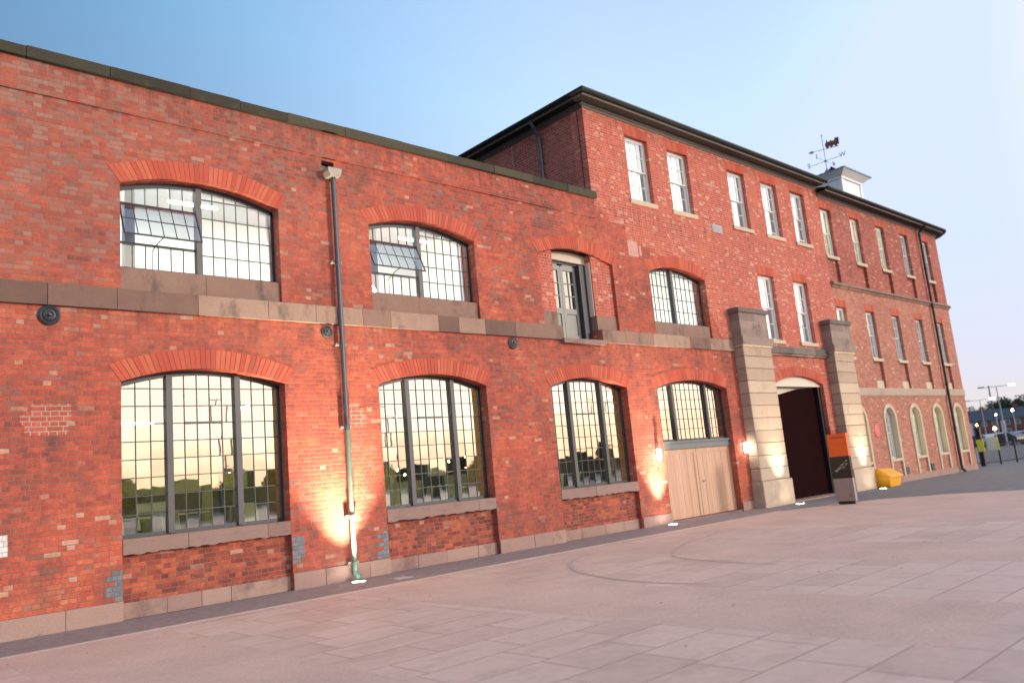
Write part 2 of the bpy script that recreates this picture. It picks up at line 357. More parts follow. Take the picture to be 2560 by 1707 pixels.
def grid_ground(name, slab):
    t = NT(name); g, x, y, z = t.pos(); P = g.outputs['Position']
    if slab:
        bh, bl = .62, .95
        row = t.math('FLOOR', t.math('DIVIDE', y, bh)); rr, _ = t.white(t.xyz(row, 1., 4.))
        w_ = t.math('MULTIPLY_ADD', rr, .35, bl-.15)
        cu = t.math('DIVIDE', t.math('ADD', x, t.math('MULTIPLY', rr, 7.3)), w_); cl = t.math('FLOOR', cu)
        fu = t.math('MULTIPLY', t.math('FRACT', cu), w_); fv = t.math('MULTIPLY', t.math('FRACT', t.math('DIVIDE', y, bh)), bh)
        d = t.math('MINIMUM', t.math('MINIMUM', fu, t.math('SUBTRACT', w_, fu)), t.math('MINIMUM', fv, t.math('SUBTRACT', bh, fv)))
        k, _ = t.white(t.xyz(cl, row, 2.))
        n = t.noise(P, 1.3, 5, .65); n2 = t.noise(P, 9, 4, .7)
        f = t.math('ADD', t.math('MULTIPLY', k, .45), t.math('MULTIPLY', n, .6))
        c = t.ramp(f, [(0.1,(.46,.31,.25)),(.45,(.57,.40,.325)),(.7,(.60,.425,.35)),(1,(.65,.485,.40))])
        fm = t.math('MULTIPLY_ADD', n2, .45, .78); c = t.mix(1, c, t.xyz(fm, fm, fm), 'MULTIPLY')
        j = t.step(d, .0035, .0075); c = t.mix(j, (.24,.16,.14), c)
        st = t.noise(P, .45, 5, .7); c = t.mix(t.math('MULTIPLY', t.step(st, .5, .75), .4), c, (.30,.22,.20))
        vo = t.n('ShaderNodeTexVoronoi'); t.set(vo.inputs['Vector'], P); vo.inputs['Scale'].default_value = 1.9
        c = t.mix(t.math('MULTIPLY', t.step(vo.outputs['Distance'], .035, .02), .5), c, (.16,.12,.11))
        sm = t.noise(t.xyz(t.math('MULTIPLY', x, .5), y, 0.), 2.3, 5, .7); c = t.mix(t.math('MULTIPLY', t.step(sm, .5, .68), .3), c, (.34,.20,.16))
        t.base(c); t.rough(t.math('MULTIPLY_ADD', n2, .3, .5)); t.bump(t.math('ADD', j, t.math('MULTIPLY', n2, .3)), .004)
    else:
        n = t.noise(P, 160, 2, .8); n1 = t.noise(P, .7, 5, .65); n3 = t.noise(P, 25, 3)
        c = t.ramp(t.math('ADD', t.math('MULTIPLY', n, .7), t.math('MULTIPLY', n3, .3)), [(.25,(.34,.215,.17)),(.5,(.56,.375,.30)),(.75,(.76,.55,.45))])
        fm = t.math('MULTIPLY_ADD', n1, .6, .70); c = t.mix(1, c, t.xyz(fm, fm, fm), 'MULTIPLY')
        t.base(c); t.rough(.85); t.bump(n, .004, .6)
    return t.m
M['slabs'] = grid_ground('pinkish_paving_slabs', True)
M['tarmac'] = grid_ground('pink_gravel_tarmac', False)
M['asphalt'] = simple('dark_asphalt', (.17,.155,.155), .85, var=.35, scale=2.5, bump=.004)
M['setts'] = simple('dark_grey_strip_paving', (.25,.19,.18), .85, var=.4, scale=6, bump=.004)
M['kerb'] = simple('pale_drain_edge', (.42,.36,.29), .7, var=.2)
M['tyre'] = simple('tyre_rubber_stain', (.46,.33,.28), .8, var=.3)

# ------------------------------------------------------------------ architectural helpers
def arc_z(x, x0, x1, zs, rise):
    hw = (x1-x0)/2; c = (x0+x1)/2; Rr = (hw*hw+rise*rise)/(2*rise)
    return zs+rise-Rr+math.sqrt(max(0, Rr*Rr-(x-c)**2))
def arc_pts(x0, x1, zs, rise, n=18):
    hw = (x1-x0)/2; c = (x0+x1)/2; Rr = (hw*hw+rise*rise)/(2*rise); a = math.asin(min(1, hw/Rr)); 
    if rise > hw: a = math.pi-a
    cz = zs+rise-Rr
    return [(c+Rr*math.sin(-a+2*a*i/n), cz+Rr*math.cos(-a+2*a*i/n)) for i in range(n+1)]   # left->right
def wall_panel(parent, name, outline, holes, mat, y0=0., T=.45):
    polys = [outline]+holes; pts = [p for pl in polys for p in pl]
    tris = tessellate_polygon([[Vector((x, z, 0)) for x, z in pl] for pl in polys])
    n = len(pts); vs = [(x, y0, z) for x, z in pts]+[(x, y0+T, z) for x, z in pts]
    fs = []
    for a, b, c in tris:
        pa, pb, pc = pts[a], pts[b], pts[c]
        cr = (pb[0]-pa[0])*(pc[1]-pa[1])-(pb[1]-pa[1])*(pc[0]-pa[0])
        if cr < 0: a, c = c, a
        fs.append((a, b, c)); fs.append((n+c, n+b, n+a))
    k = 0
    for pl in polys:
        L = len(pl)
        for i in range(L): a, b = k+i, k+(i+1) % L; fs.append((a, b, b+n, a+n))
        k += L
    mb = MB(); mb.add(vs, fs); return mb.build(name, mat, parent)
SP, OZ, CR = .19, .27, .33       # skewback spread, height, crown thickness
def ring_hole(x0, x1, zb, zs, rise, sp=SP, oz=OZ, cr=CR):
    ex = arc_pts(x0-sp, x1+sp, zs+oz, rise+cr-oz, 20)
    return [(x0, zb), (x1, zb), (x1, zs)]+ex[::-1]+[(x0, zs)]
def arch_ring(parent, x0, x1, zs, rise, depth=.24, sp=SP, oz=OZ, cr=CR, pitch=.078, y0=-.006):
    n = max(9, int((x1-x0)/pitch)); I = arc_pts(x0, x1, zs, rise, n); E = arc_pts(x0-sp, x1+sp, zs+oz, rise+cr-oz, n)
    mb = MB(); g = .07
    for i in range(n):
        def lp(a, b, t): return (a[0]+(b[0]-a[0])*t, a[1]+(b[1]-a[1])*t)
        mb.prism([lp(I[i],I[i+1],g), lp(I[i],I[i+1],1-g), lp(E[i],E[i+1],1-g), lp(E[i],E[i+1],g)], y0+random.uniform(-.003,.001), depth)
    o = mb.build('arch', M['voussoir'], parent)
    mb = MB()
    I2 = [(x, z+.004) for x, z in I]; E2 = [(x, z-.003) for x, z in E]
    for i in range(n): mb.prism([I2[i], I2[i+1], E2[i+1], E2[i]], y0+.005, depth-.01)
    mb.build('mortar_bed', M['ringmortar'], o)
    return o
def arched_window(parent, x0, x1, zb, zs, rise, y=.24, lights=((0,.29,3),(.29,.71,5),(.71,1,3)), rowh=.29, opener=False, glass='glass', hopper=False, bars2=None):
    W = x1-x0; f = .055; mb = MB()
    mb.box(x0, x1, y, y+.06, zb, zb+.06)
    A = arc_pts(x0, x1, zs, rise, 20)
    mb.box(x0, x0+f, y, y+.06, zb+.06, zs-.02); mb.box(x1-f, x1, y, y+.06, zb+.06, zs-.02)
    B = [(x, z-.075) for x, z in A]
    for i in range(20): mb.prism([B[i], B[i+1], A[i+1], A[i]], y, y+.06)
    win = mb.build('window', M['frame'], parent)
    top = lambda x: arc_z(x, x0, x1, zs, rise)-.07
    mm = MB()
    for a, b, n in lights[:-1]:
        xm = x0+W*b; mm.box(xm-.05, xm+.05, y-.05, y+.08, zb+.02, top(xm)+.02)
    mm.build('mullion', M['mull'], win)
    bars = MB(); gl = MB(); t = .0075
    for li, (a, b, n) in enumerate(lights):
        xa = x0+W*a+(.05 if a > 0 else f); xb = x0+W*b-(.05 if b < 1 else f); pw = (xb-xa)/n
        zr = []
        z = zb+.06+(rowh if not (opener and li == 0) else .42)
        op = opener and li == 0
        if op: zr = [zb+.06, zb+.48, zb+1.17]
        else:
            zr = [zb+.06]
            while z < zs+rise-.15: zr.append(z); z += rowh
        for i in range(1, n):
            xx = xa+pw*i
            if op:
                bars.box(xx-t, xx+t, y+.015, y+.04, zr[0], zr[1]); bars.box(xx-t, xx+t, y+.015, y+.04, zr[2], top(xx)+.01)
            else: bars.box(xx-t, xx+t, y+.015, y+.04, zr[0], top(xx)+.01)
        for z in zr[1:]:
            # horizontal bar clipped by the arch
            xl, xr = xa, xb
            while xl < xr and top(xl) < z: xl += .01
            while xr > xl and top(xr) < z: xr -= .01
            th = .02 if op else t
            bars.box(xl, xr, y+.012, y+.043, z-th, z+th)
        zz = zr+[9e9]
        for i in range(n):
            xl, xr = xa+pw*i, xa+pw*(i+1)
            for k in range(len(zr)):
                if op and k == 1: continue
                z0, z1 = zz[k], zz[k+1]
                tl, tr_ = min(z1, top(xl)), min(z1, top(xr))
                if tl <= z0 and tr_ <= z0: continue
                gl.add([(xl,y+.028,z0),(xr,y+.028,z0),(xr,y+.028,max(z0,tr_)),(xl,y+.028,max(z0,tl))], [(0,1,2,3)])
        if op:     # casement leaf hung from its top edge, swung out
            hz = zb+1.17; Ln = .68; an = R(25); dy, dz = -math.sin(an), -math.cos(an)
            pt = lambda x, s: Vector((x, y+dy*s-.005, hz+dz*s))
            cb = MB(); cg = MB()
            def bar(p, q, r): cb.tube(p, q, r, 6)
            bar(pt(xa,0), pt(xb,0), .016); bar(pt(xa,Ln), pt(xb,Ln), .016); bar(pt(xa,0), pt(xa,Ln), .016); bar(pt(xb,0), pt(xb,Ln), .016)
            bar(pt(xa,Ln/2), pt(xb,Ln/2), .010)
            for i in range(1, n): bar(pt(xa+pw*i,0), pt(xa+pw*i,Ln), .009)
            for i in range(n):
                for k in range(2):
                    cg.add([pt(xa+pw*i, Ln*(k+1)/2), pt(xa+pw*(i+1), Ln*(k+1)/2), pt(xa+pw*(i+1), Ln*k/2), pt(xa+pw*i, Ln*k/2)], [(0,1,2,3)])
            # stay arm
            q = pt(xa+pw*3, Ln); prev = q
            for s in range(1, 7):
                u_ = s/6; cur = Vector((q.x-.10*u_, q.y+(y+.03-q.y)*u_, q.z-.17*u_**1.6)); cb.tube(prev, cur, .009, 6); prev = cur
            cb.tube(prev, prev-Vector((0,0,.38)), .007, 6)
            cb.build('opening_casement', M['frame'], win); cg.build('casement_glass', M[glass], win, fixn=False)
        if hopper and li == 1:   # top-hung vent marked by heavier bars
            za = zr[-3] if len(zr) > 3 else zr[-1]
            bars.box(xa+pw, xb-pw, y+.0, y+.046, za-.018, za+.018)
    bars.build('glazing_bars', M['frame'], win); gl.build('glazing', M[glass], win, fixn=False)
    return win
def stone_row(parent, name, x0, x1, y0, y1, z0, z1, mat, ln=.95, rnd=.35, gap=.004, seed=1, rough_bottom=False):
    rs = random.Random(seed); x = x0; mb = MB()
    while x < x1-.01:
        nx = x+ln*(1+rs.uniform(-rnd, rnd))
        if x1-nx < ln*.35: nx = x1
        dy = rs.uniform(-.004, .004)
        if rough_bottom:
            k = max(3, int((nx-x)/.07)); bot = [(x+gap+(nx-x-2*gap)*i/k, z0+rs.uniform(-.018,.012)) for i in range(k+1)]
            mb.prism(bot+[(nx-gap, z1), (x+gap, z1)], y0+dy, y1)
        else: mb.box(x+gap, nx-gap, y0+dy, y1, z0, z1)
        x = nx
    return mb.build(name, mat, parent)
def sash(parent, x0, x1, z0, z1, y=.13, open_=0., blind=None, cols=3, rows=2, archr=0):
    mb = MB(); f = .06
    mb.box(x0, x0+f, y, y+.1, z0, z1-(0 if not archr else archr)); mb.box(x1-f, x1, y, y+.1, z0, z1-(0 if not archr else archr))
    if archr:
        A = arc_pts(x0, x1, z1-archr, archr, 14); B = arc_pts(x0+f, x1-f, z1-archr, archr-f, 14)
        for i in range(14): mb.prism([B[i], B[i+1], A[i+1], A[i]], y, y+.1)
    else: mb.box(x0+f, x1-f, y, y+.1, z1-f, z1)
    mb.box(x0+f, x1-f, y, y+.1, z0, z0+.05)
    zm = (z0+z1)/2; g = MB(); bars = MB()
    def leaf(za, zb_, yy, arch):
        s = .035
        if not arch: mb.box(x0+f, x1-f, yy, yy+.035, zb_-s, zb_)
        mb.box(x0+f, x1-f, yy, yy+.035, za, za+s)
        mb.box(x0+f, x0+f+s, yy, yy+.035, za+s, zb_-s if not arch else zb_-archr)
        mb.box(x1-f-s, x1-f, yy, yy+.035, za+s, zb_-s if not arch else zb_-archr)
        xa, xb = x0+f+s, x1-f-s; pw = (xb-xa)/cols; ph = (zb_-za-2*s)/rows
        tp = (lambda x: min(zb_, arc_z(min(max(x,x0+.01),x1-.01), x0, x1, z1-archr, archr)-f)) if arch else (lambda x: zb_-s)
        for i in range(1, cols): bars.box(xa+pw*i-.009, xa+pw*i+.009, yy+.005, yy+.03, za+s, tp(xa+pw*i))
        for k in range(1, rows): bars.box(xa, xb, yy+.005, yy+.03, za+s+ph*k-.009, za+s+ph*k+.009)
        for i in range(cols):
            for k in range(rows):
                a, b = xa+pw*i, xa+pw*(i+1); c, d = za+s+ph*k, za+s+ph*(k+1)
                if arch and k == rows-1: g.add([(a,yy+.018,c),(b,yy+.018,c),(b,yy+.018,tp(b)),(a,yy+.018,tp(a))], [(0,1,2,3)])
                else: g.add([(a,yy+.018,c),(b,yy+.018,c),(b,yy+.018,d),(a,yy+.018,d)], [(0,1,2,3)])
    leaf(zm-.02, z1-(f if not archr else 0), y+.01, bool(archr)); leaf(z0+.05+open_, zm+.015+open_*.9, y+.05, False)
    o = mb.build('sash_window', M['white'], parent)
    bars.build('glazing_bars', M['white'], o); g.build('glazing', M['glass_sash'], o, fixn=False)
    if blind:
        yb = y+.28 if not archr else y+.2
        b = MB(); b.box(x0+.005, x1-.02, yb, yb+.01, z0+.005, z1-archr*.35-.01); b.build('blind', blind, o)
        b = MB(); b.box(x1-.018, x1-.004, y+.102, yb, z0+.01, z1-archr-.01); b.build('side_lining', M['lining'], o)
    return o
def flat_arch(parent, x0, x1, z0, z1, sp=.07, y0=-.004):
    mb = MB(); n = int((x1-x0)/.075)
    for i in range(n):
        a, b = (i+.06)/n, (i+.94)/n; w0 = x1-x0; X0 = x0-sp; W = w0+2*sp
        mb.prism([(x0+w0*a, z0), (x0+w0*b, z0), (X0+W*b, z1), (X0+W*a, z1)], y0, .12)
    o = mb.build('flat_arch', M['voussoir'], parent)
    mb = MB(); mb.prism([(x0, z0+.003), (x1, z0+.003), (x1+sp, z1), (x0-sp, z1)], y0+.005, .11); mb.build('mortar_bed', M['ringmortar'], o)
def box_part(parent, name, mat, *b):
    mb = MB(); mb.box(*b); return mb.build(name, mat, parent)
def flat_hole(x0, x1, zb, zt, za, sp=.07): return [(x0, zb), (x1, zb), (x1, zt), (x1+sp, za), (x0-sp, za), (x0, zt)]
def area(name, loc, size, e, c, rot=(0,0,0)):
    l = bpy.data.lights.new(name, 'AREA'); l.shape = 'RECTANGLE'; l.size, l.size_y = size; l.energy = e; l.color = c
    o = bpy.data.objects.new(name, l); COL.objects.link(o); o.location = loc; o.rotation_euler = rot; return o

# ------------------------------------------------------------------ setting: ground
mb = MB(); mb.box(-1500, 1500, -1500, 1500, -.5, 0); struct(mb.build('ground', M['asphalt']))
struct(box_part(None, 'wall_side_strip', M['setts'], -6, 21.8, -1.5, .0, .0, .006))
struct(box_part(None, 'drain_edge', M['kerb'], -6, 20.5, -1.60, -1.50, .0, .010))
mb = MB()
bands = [(-12.1,-10.1),(-7.4,-5.4),(-2.7,-.7),(2.03,3.98),(6.72,8.70),(11.40,13.46)]
for a, b in bands: mb.box(a, b, -10.8, -1.6, 0, .005)
mb.prismz([(16.4,-10.8),(24.9,-10.8),(24.9,-6.3),(24.5,-4.4),(23.6,-3.0),(22.3,-2.3),(20.5,-1.6),(16.4,-1.6)], 0, .005)
mb.box(16.4, 60, -60, -10.8, 0, .0045)
struct(mb.build('tarmac_bands', M['tarmac']))
mb = MB()
for a, b in [(-10.1,-7.4),(-5.4,-2.7),(-.7,2.03),(3.98,6.72),(8.70,11.40),(13.46,16.4)]: mb.box(a, b, -10.8, -1.6, 0, .005)
mb.box(-12, 16.4, -14.5, -10.8, 0, .005)
struct(mb.build('paving_slabs', M['slabs']))
def mark(pts, w_):
    mb = MB(); P = [Vector(p) for p in pts]; Q = []
    for i in range(len(P)-1):
        for s in range(6):
            t = s/6; p0 = P[max(i-1,0)]; p1, p2 = P[i], P[i+1]; p3 = P[min(i+2,len(P)-1)]
            Q.append(.5*((2*p1)+(p2-p0)*t+(2*p0-5*p1+4*p2-p3)*t*t+(3*p1-p0-3*p2+p3)*t**3))
    Q.append(P[-1]); vs = []; fs = []
    for i, p in enumerate(Q):
        d = (Q[min(i+1,len(Q)-1)]-Q[max(i-1,0)]).normalized(); n = Vector((-d.y, d.x)); k = w_*(.35+.65*math.sin(math.pi*i/(len(Q)-1)))
        a, b = p+n*k, p-n*k; vs += [(a.x,a.y,.009),(b.x,b.y,.009)]
        if i: fs.append((2*i-2, 2*i-1, 2*i+1, 2*i))
    mb.add(vs, fs); return mb
m1 = mark([(11.6,-2.55),(10.86,-2.87),(10.3,-3.32),(9.59,-4.21),(9.08,-5.41),(8.94,-6.31),(9.0,-7.0)], .045)
m2 = mark([(15.6,-2.9),(14.36,-3.34),(13.3,-3.62),(12.14,-4.16),(11.34,-4.88),(10.95,-6.0),(10.8,-7.0)], .03)
m1.add(m2.v, m2.f); struct(m1.build('tyre_marks', M['tyre']))

M['cover'] = simple('worn_iron_cover', (.12,.10,.095), .6, var=.3)
for i, (x, y, lab) in enumerate(((8.35,-.95,'small square metal cover in the strip paving right of the downpipe'),)):
    t = thing('service_cover', (x,y,0), lab, 'cover'); q = .16 if i == 0 else .28
    mb = MB(); mb.box(x-q,x+q,y-q,y+q,0,.010); mb.build('cover_frame', M['kerb'], t); mb = MB(); mb.box(x-q+.02,x+q-.02,y-q+.02,y+q-.02,.008,.0125); mb.build('cover_plate', M['cover'] if i else M['vent'] if 'vent' in M else M['cover'], t)

# ------------------------------------------------------------------ 1. two storey workshop wing
WX0, WX1 = -14, 15.93
wing = thing('workshop_building', (5, 0, 0), 'long two storey old red brick workshop with flat stone coping and arched steel windows', 'building')
LOW = [(3.95,6.75),(8.76,11.58),(13.61,16.47)]; UP = [(3.96,6.77),(8.76,11.59)]
EXTRA = [(-5.7,-2.9),(-.85,1.95)]   # bays left of the frame: hidden from view
# the old brickwork runs on past the party line to x=21.9 below z=8.24, so the wing keeps its own front
outline = [(WX0,-.2),(WX1,-.2),(WX1,8.26),(WX0,8.26)]
holes = []
for a, b in LOW[:2]: holes.append(ring_hole(a, b, .0, 3.66, .235))
for a, b in UP: holes.append(ring_hole(a, b, 5.165, 7.0, .25))
holes.append([(7.74,7.97),(8.02,7.97),(8.02,8.18),(7.74,8.18)])
# bay at x 13.6-16.5 crosses the party line: cut it from both walls
def half(h, x, left):      # clip a hole polygon at x
    out = []
    for i in range(len(h)):
        p, q = h[i], h[(i+1) % len(h)]
        ip, iq = (p[0] <= x) == left, (q[0] <= x) == left
        if ip: out.append(p)
        if ip != iq: t = (x-p[0])/(q[0]-p[0]); out.append((x, p[1]+t*(q[1]-p[1])))
    return out
PX = 17.2                     # party line in the brickwork, right of the third bay
outline = [(WX0,-.2),(PX,-.2),(PX,7.34),(PX,8.24),(WX0,8.24)]
outline = [(WX0,-.2),(PX,-.2),(PX,8.24),(WX0,8.24)]
holes.append(ring_hole(13.61, 16.47, .0, 3.66, .235)); hd = ring_hole(13.63, 16.45, 5.165, 7.0, .25); holes.append([hd[0],(14.2,5.165),(14.2,4.862),(15.66,4.862),(15.66,5.165)]+hd[1:])
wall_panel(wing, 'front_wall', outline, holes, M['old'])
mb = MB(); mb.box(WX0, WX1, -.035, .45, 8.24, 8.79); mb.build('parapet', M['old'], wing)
mb = MB(); x = WX0
while x < WX1:
    L_ = random.uniform(.85, 1.5); nx = min(WX1+.08, x+L_)
    if WX1-nx < .4: nx = WX1+.08
    mb.box(x+.004, nx-.004, -.11+random.uniform(-.006,.006), .5, 8.79, 8.97+random.uniform(-.012,.012)); x = nx
mb.build('coping', M['coping'], wing)
box_part(wing, 'flat_roof', M['slate'], WX0, WX1, .5, 9, 8.5, 8.6)
box_part(wing, 'rear_wall', M['side'], WX0, WX1, 9, 9.3, -.2, 8.7)
box_part(wing, 'end_wall', M['side'], WX0-.3, WX0, 0, 9.3, -.2, 8.7)
# string band
stone_row(wing, 'string_band', WX0, 14.2, -.06, .05, 4.82, 5.165, M['stone'], .95, .45, seed=4)
# plinth blocks between the bays
for i, (a, b) in enumerate([(WX0,3.95),(6.75,8.76),(11.58,13.61)]): stone_row(wing, 'plinth', a, b, -.03, .1, -.1, .29, M['plinth'], .8, .3, seed=i)
for i, (a, b) in enumerate(LOW):
    arch_ring(wing, a, b, 3.66, .235)
    box_part(wing, 'recessed_panel', M['panel'], a, b, .13, .4, .24, 1.0)
    stone_row(wing, 'plinth', a+.002, b-.002, .10, .3, -.1, .245, M['plinth'], .7, .3, seed=i+9)
    stone_row(wing, 'sill', a+.003, b-.003, -.012, .36, .97, 1.20, M['sill'], 1.15, .25, seed=i+3, rough_bottom=True)
    arched_window(wing, a, b, 1.205, 3.66, .235, hopper=True)
for i, (a, b) in enumerate(UP):
    arch_ring(wing, a, b, 7.0, .25)
    stone_row(wing, 'sill', a+.003, b-.003, .06, .36, 5.168, 5.565, M['stone'], 1.4, .15, seed=i+30)
    arched_window(wing, a, b, 5.57, 7.0, .25, lights=((0,.49,6),(.49,1,6)), rowh=.35, opener=True, glass='glass_up')
# upper doorway
arch_ring(wing, 13.63, 16.45, 7.0, .25, depth=.1)
dz = lambda x: arc_z(x, 13.63, 16.45, 7.0, .25)
for a, b in ((13.63,14.2),(15.66,16.45)):
    inf = MB(); inf.prism([(a,5.55),(b,5.55)]+[(b-(b-a)*k/5, dz(b-(b-a)*k/5)-.002) for k in range(6)], .085, .5)
    inf.build('infill_brickwork', M['new'], wing)
    box_part(wing, 'quoin_block', M['stone'], a+.003, b-.003, .07, .5, 5.168, 5.55)
mb = MB(); mb.prism([(14.2,7.02),(15.66,6.98)]+[(15.66-1.46*k/8, dz(15.66-1.46*k/8)-.004) for k in range(9)], .30, .46); mb.build('door_lining', M['cream'], wing)
box_part(wing, 'door_lining', M['cream'], 15.63, 15.659, .12, .5, 5.552, 7.0)
st = MB(); st.box(14.14, 15.72, -.12, .5, 4.74, 4.858); st.build('door_sill', M['sill'], wing)
dr = MB()
for a, b in ((14.22,14.80),(14.81,15.38)):
    dr.box(a, a+.09, .42, .47, 4.87, 6.9); dr.box(b-.09, b, .42, .47, 4.87, 6.9)
    for z0, z1 in ((4.87,5.05),(5.62,5.76),(6.78,6.95)): dr.box(a+.09, b-.09, .42, .47, z0, z1)
    dr.box(a+.09, b-.09, .45, .46, 5.05, 5.62)
    dr.box((a+b)/2-.012, (a+b)/2+.012, .43, .465, 5.76, 6.78)
    for k in (1,2): dr.box(a+.09, b-.09, .43, .465, 5.76+.34*k-.012, 5.76+.34*k+.012)
dr = dr.build('door', M['doorgrey'], wing)
for a, b in ((14.31,14.71),(14.90,15.29)):
    g = MB()
    for k in range(3):
        for j in range(2): g.quad((a+(b-a)*j/2,.45,5.76+.34*k),(a+(b-a)*(j+1)/2,.45,5.76+.34*k),(a+(b-a)*(j+1)/2,.45,6.1+.34*k),(a+(b-a)*j/2,.45,6.1+.34*k))
    g.build('door_glass', M['glass_sash'], dr, fixn=False)
box_part(wing, 'door_frame', M['frame'], 14.2, 15.66, .40, .5, 6.94, 7.04)
box_part(wing, 'door_frame', M['frame'], 15.385, 15.628, .27, .5, 4.86, 6.938)
# tie plates
for x, r in ((2.93,.155),(7.66,.12),(12.50,.14)):
    mb = MB(); mb.lathe((x,0,4.665), [(r,0),(r,.03),(r*.82,.045),(r*.62,.03),(r*.55,.05),(r*.34,.06),(r*.3,.04),(r*.2,.04),(r*.17,.085),(.02,.09)], 'y', 28)
    mb.build('tie_plate', M['frame'] if x < 5 else M['mull'], wing, smooth=False)
# painted and patched brickwork (sheets of brick 3 mm proud)
def patch(parent, mat, rects, name='brick_patch'):
    mb = MB()
    for a, b, z0, z1 in rects: mb.box(a, b, -.003-.0005*(len(mb.v)%5), .02, z0, z1)
    return mb.build(name, mat, parent)
M['greybrick'] = brick('grey_painted_brick', [(0,(.13,.13,.14)),(1,(.24,.24,.25))], (.16,.16,.17), patch=.2, pale=0)
M['whitebrick'] = brick('white_painted_brick', [(0,(.55,.52,.48)),(1,(.75,.72,.68))], (.45,.4,.36), patch=.2, pale=0)
M['pinkbrick'] = brick('repointed_brick', [(0,(.33,.07,.05)),(1,(.48,.13,.09))], (.46,.29,.21), patch=.3, pale=.02, mw=.009)
M['palepatch'] = simple('pale_pink_plaster', (.50,.27,.22), .9, var=.25, scale=5)
def stepped(x0, x1, z0, z1, right):
    out = []; z = z0; rs = random.Random(int(x0*100))
    while z < z1-.01:
        w_ = (x1-x0)*rs.choice((.45,.6,.95,1)); 
        out.append((x1-w_, x1, z, min(z+.0765,z1)) if right else (x0, x0+w_, z, min(z+.0765,z1))); z += .0765
    return out
for q in (stepped(3.7,3.945,.30,.76,True), stepped(6.757,7.0,.46,.92,False), stepped(8.5,8.755,.30,.80,True)): patch(wing, M['greybrick'], q, 'painted_brick_patch')
patch(wing, M['whitebrick'], [(1.6,2.43,1.15,1.45)], 'painted_brick_patch')
patch(wing, M['pinkbrick'], [(2.62,3.2,2.84,3.0),(2.56,3.24,3.0,3.15),(2.7,3.24,3.15,3.31)], 'brick_patch')
patch(wing, M['pinkbrick'], [(8.08,8.40,2.83,3.2)], 'brick_patch')
# downpipe with hopper
px, py = 7.92, -.12
hp = MB(); hp.box(7.74, 8.02, .16, .2, 7.97, 8.18); hp.build('outlet', M['black'], wing)
hp = MB(); hp.prism([(7.80,7.80),(8.02,7.80),(8.06,7.90),(8.06,7.97),(7.76,7.97),(7.76,7.90)], -.23, -.005); hop = hp.build('rain_hopper', M['lead'], wing)
mb = MB()
segs = [(7.8,6.02),(6.02,4.38),(4.38,2.78)]
for a, b in segs: mb.tube((px,py,a),(px,py,b), .046, 14); mb.tube((px,py,b-.02),(px,py,b+.07), .06, 14)
dp = mb.build('downpipe', M['pipe'], wing, smooth=False)
mb = MB(); 
for a, b in ((2.78,1.12),(1.12,.12)): mb.tube((px,py,a),(px,py,b), .046, 14)
for b in (1.12,.28): mb.tube((px,py,b-.02),(px,py,b+.06), .06, 14)
mb.tube((px,py,.14),(px+.02,py-.1,.03), .06, 12); mb.build('lower_pipe', M['verdigris'], dp)
for z in (6.07,4.43,2.83,1.17,.33): box_part(dp, 'pipe_bracket', M['lead'], px-.11, px+.11, py+.04, .0, z-.03, z+.01)

# ------------------------------------------------------------------ 2. three storey gatehouse block
GX0, GX1 = 15.93, 29.28
gate = thing('gatehouse_building', (22, 0, 0), 'three storey red brick block with white sash windows, stone piers and dark arched gateway', 'building')
TOPW = [(17.66,18.72,0),(19.66,20.74,0),(22.97,24.03,0),(25.07,26.14,.13),(27.13,28.17,.13)]
MIDW = [(23.97,25.02),(26.33,27.37)]
outline = [(PX,-.2),(GX1,-.2),(GX1,11.44),(GX0,11.44),(GX0,8.24),(PX,8.24)]
gh = [ring_hole(18.05,20.81,5.165,7.0,.25), ring_hole(17.73,21.18,.0,3.65,.24), ring_hole(24.07,27.39,.0,3.83,.28)]
for a, b, _ in TOPW: gh.append(flat_hole(a, b, 8.96, 11.07, 11.36))
for a, b in MIDW: gh.append(flat_hole(a, b, 5.19, 7.56, 7.86))
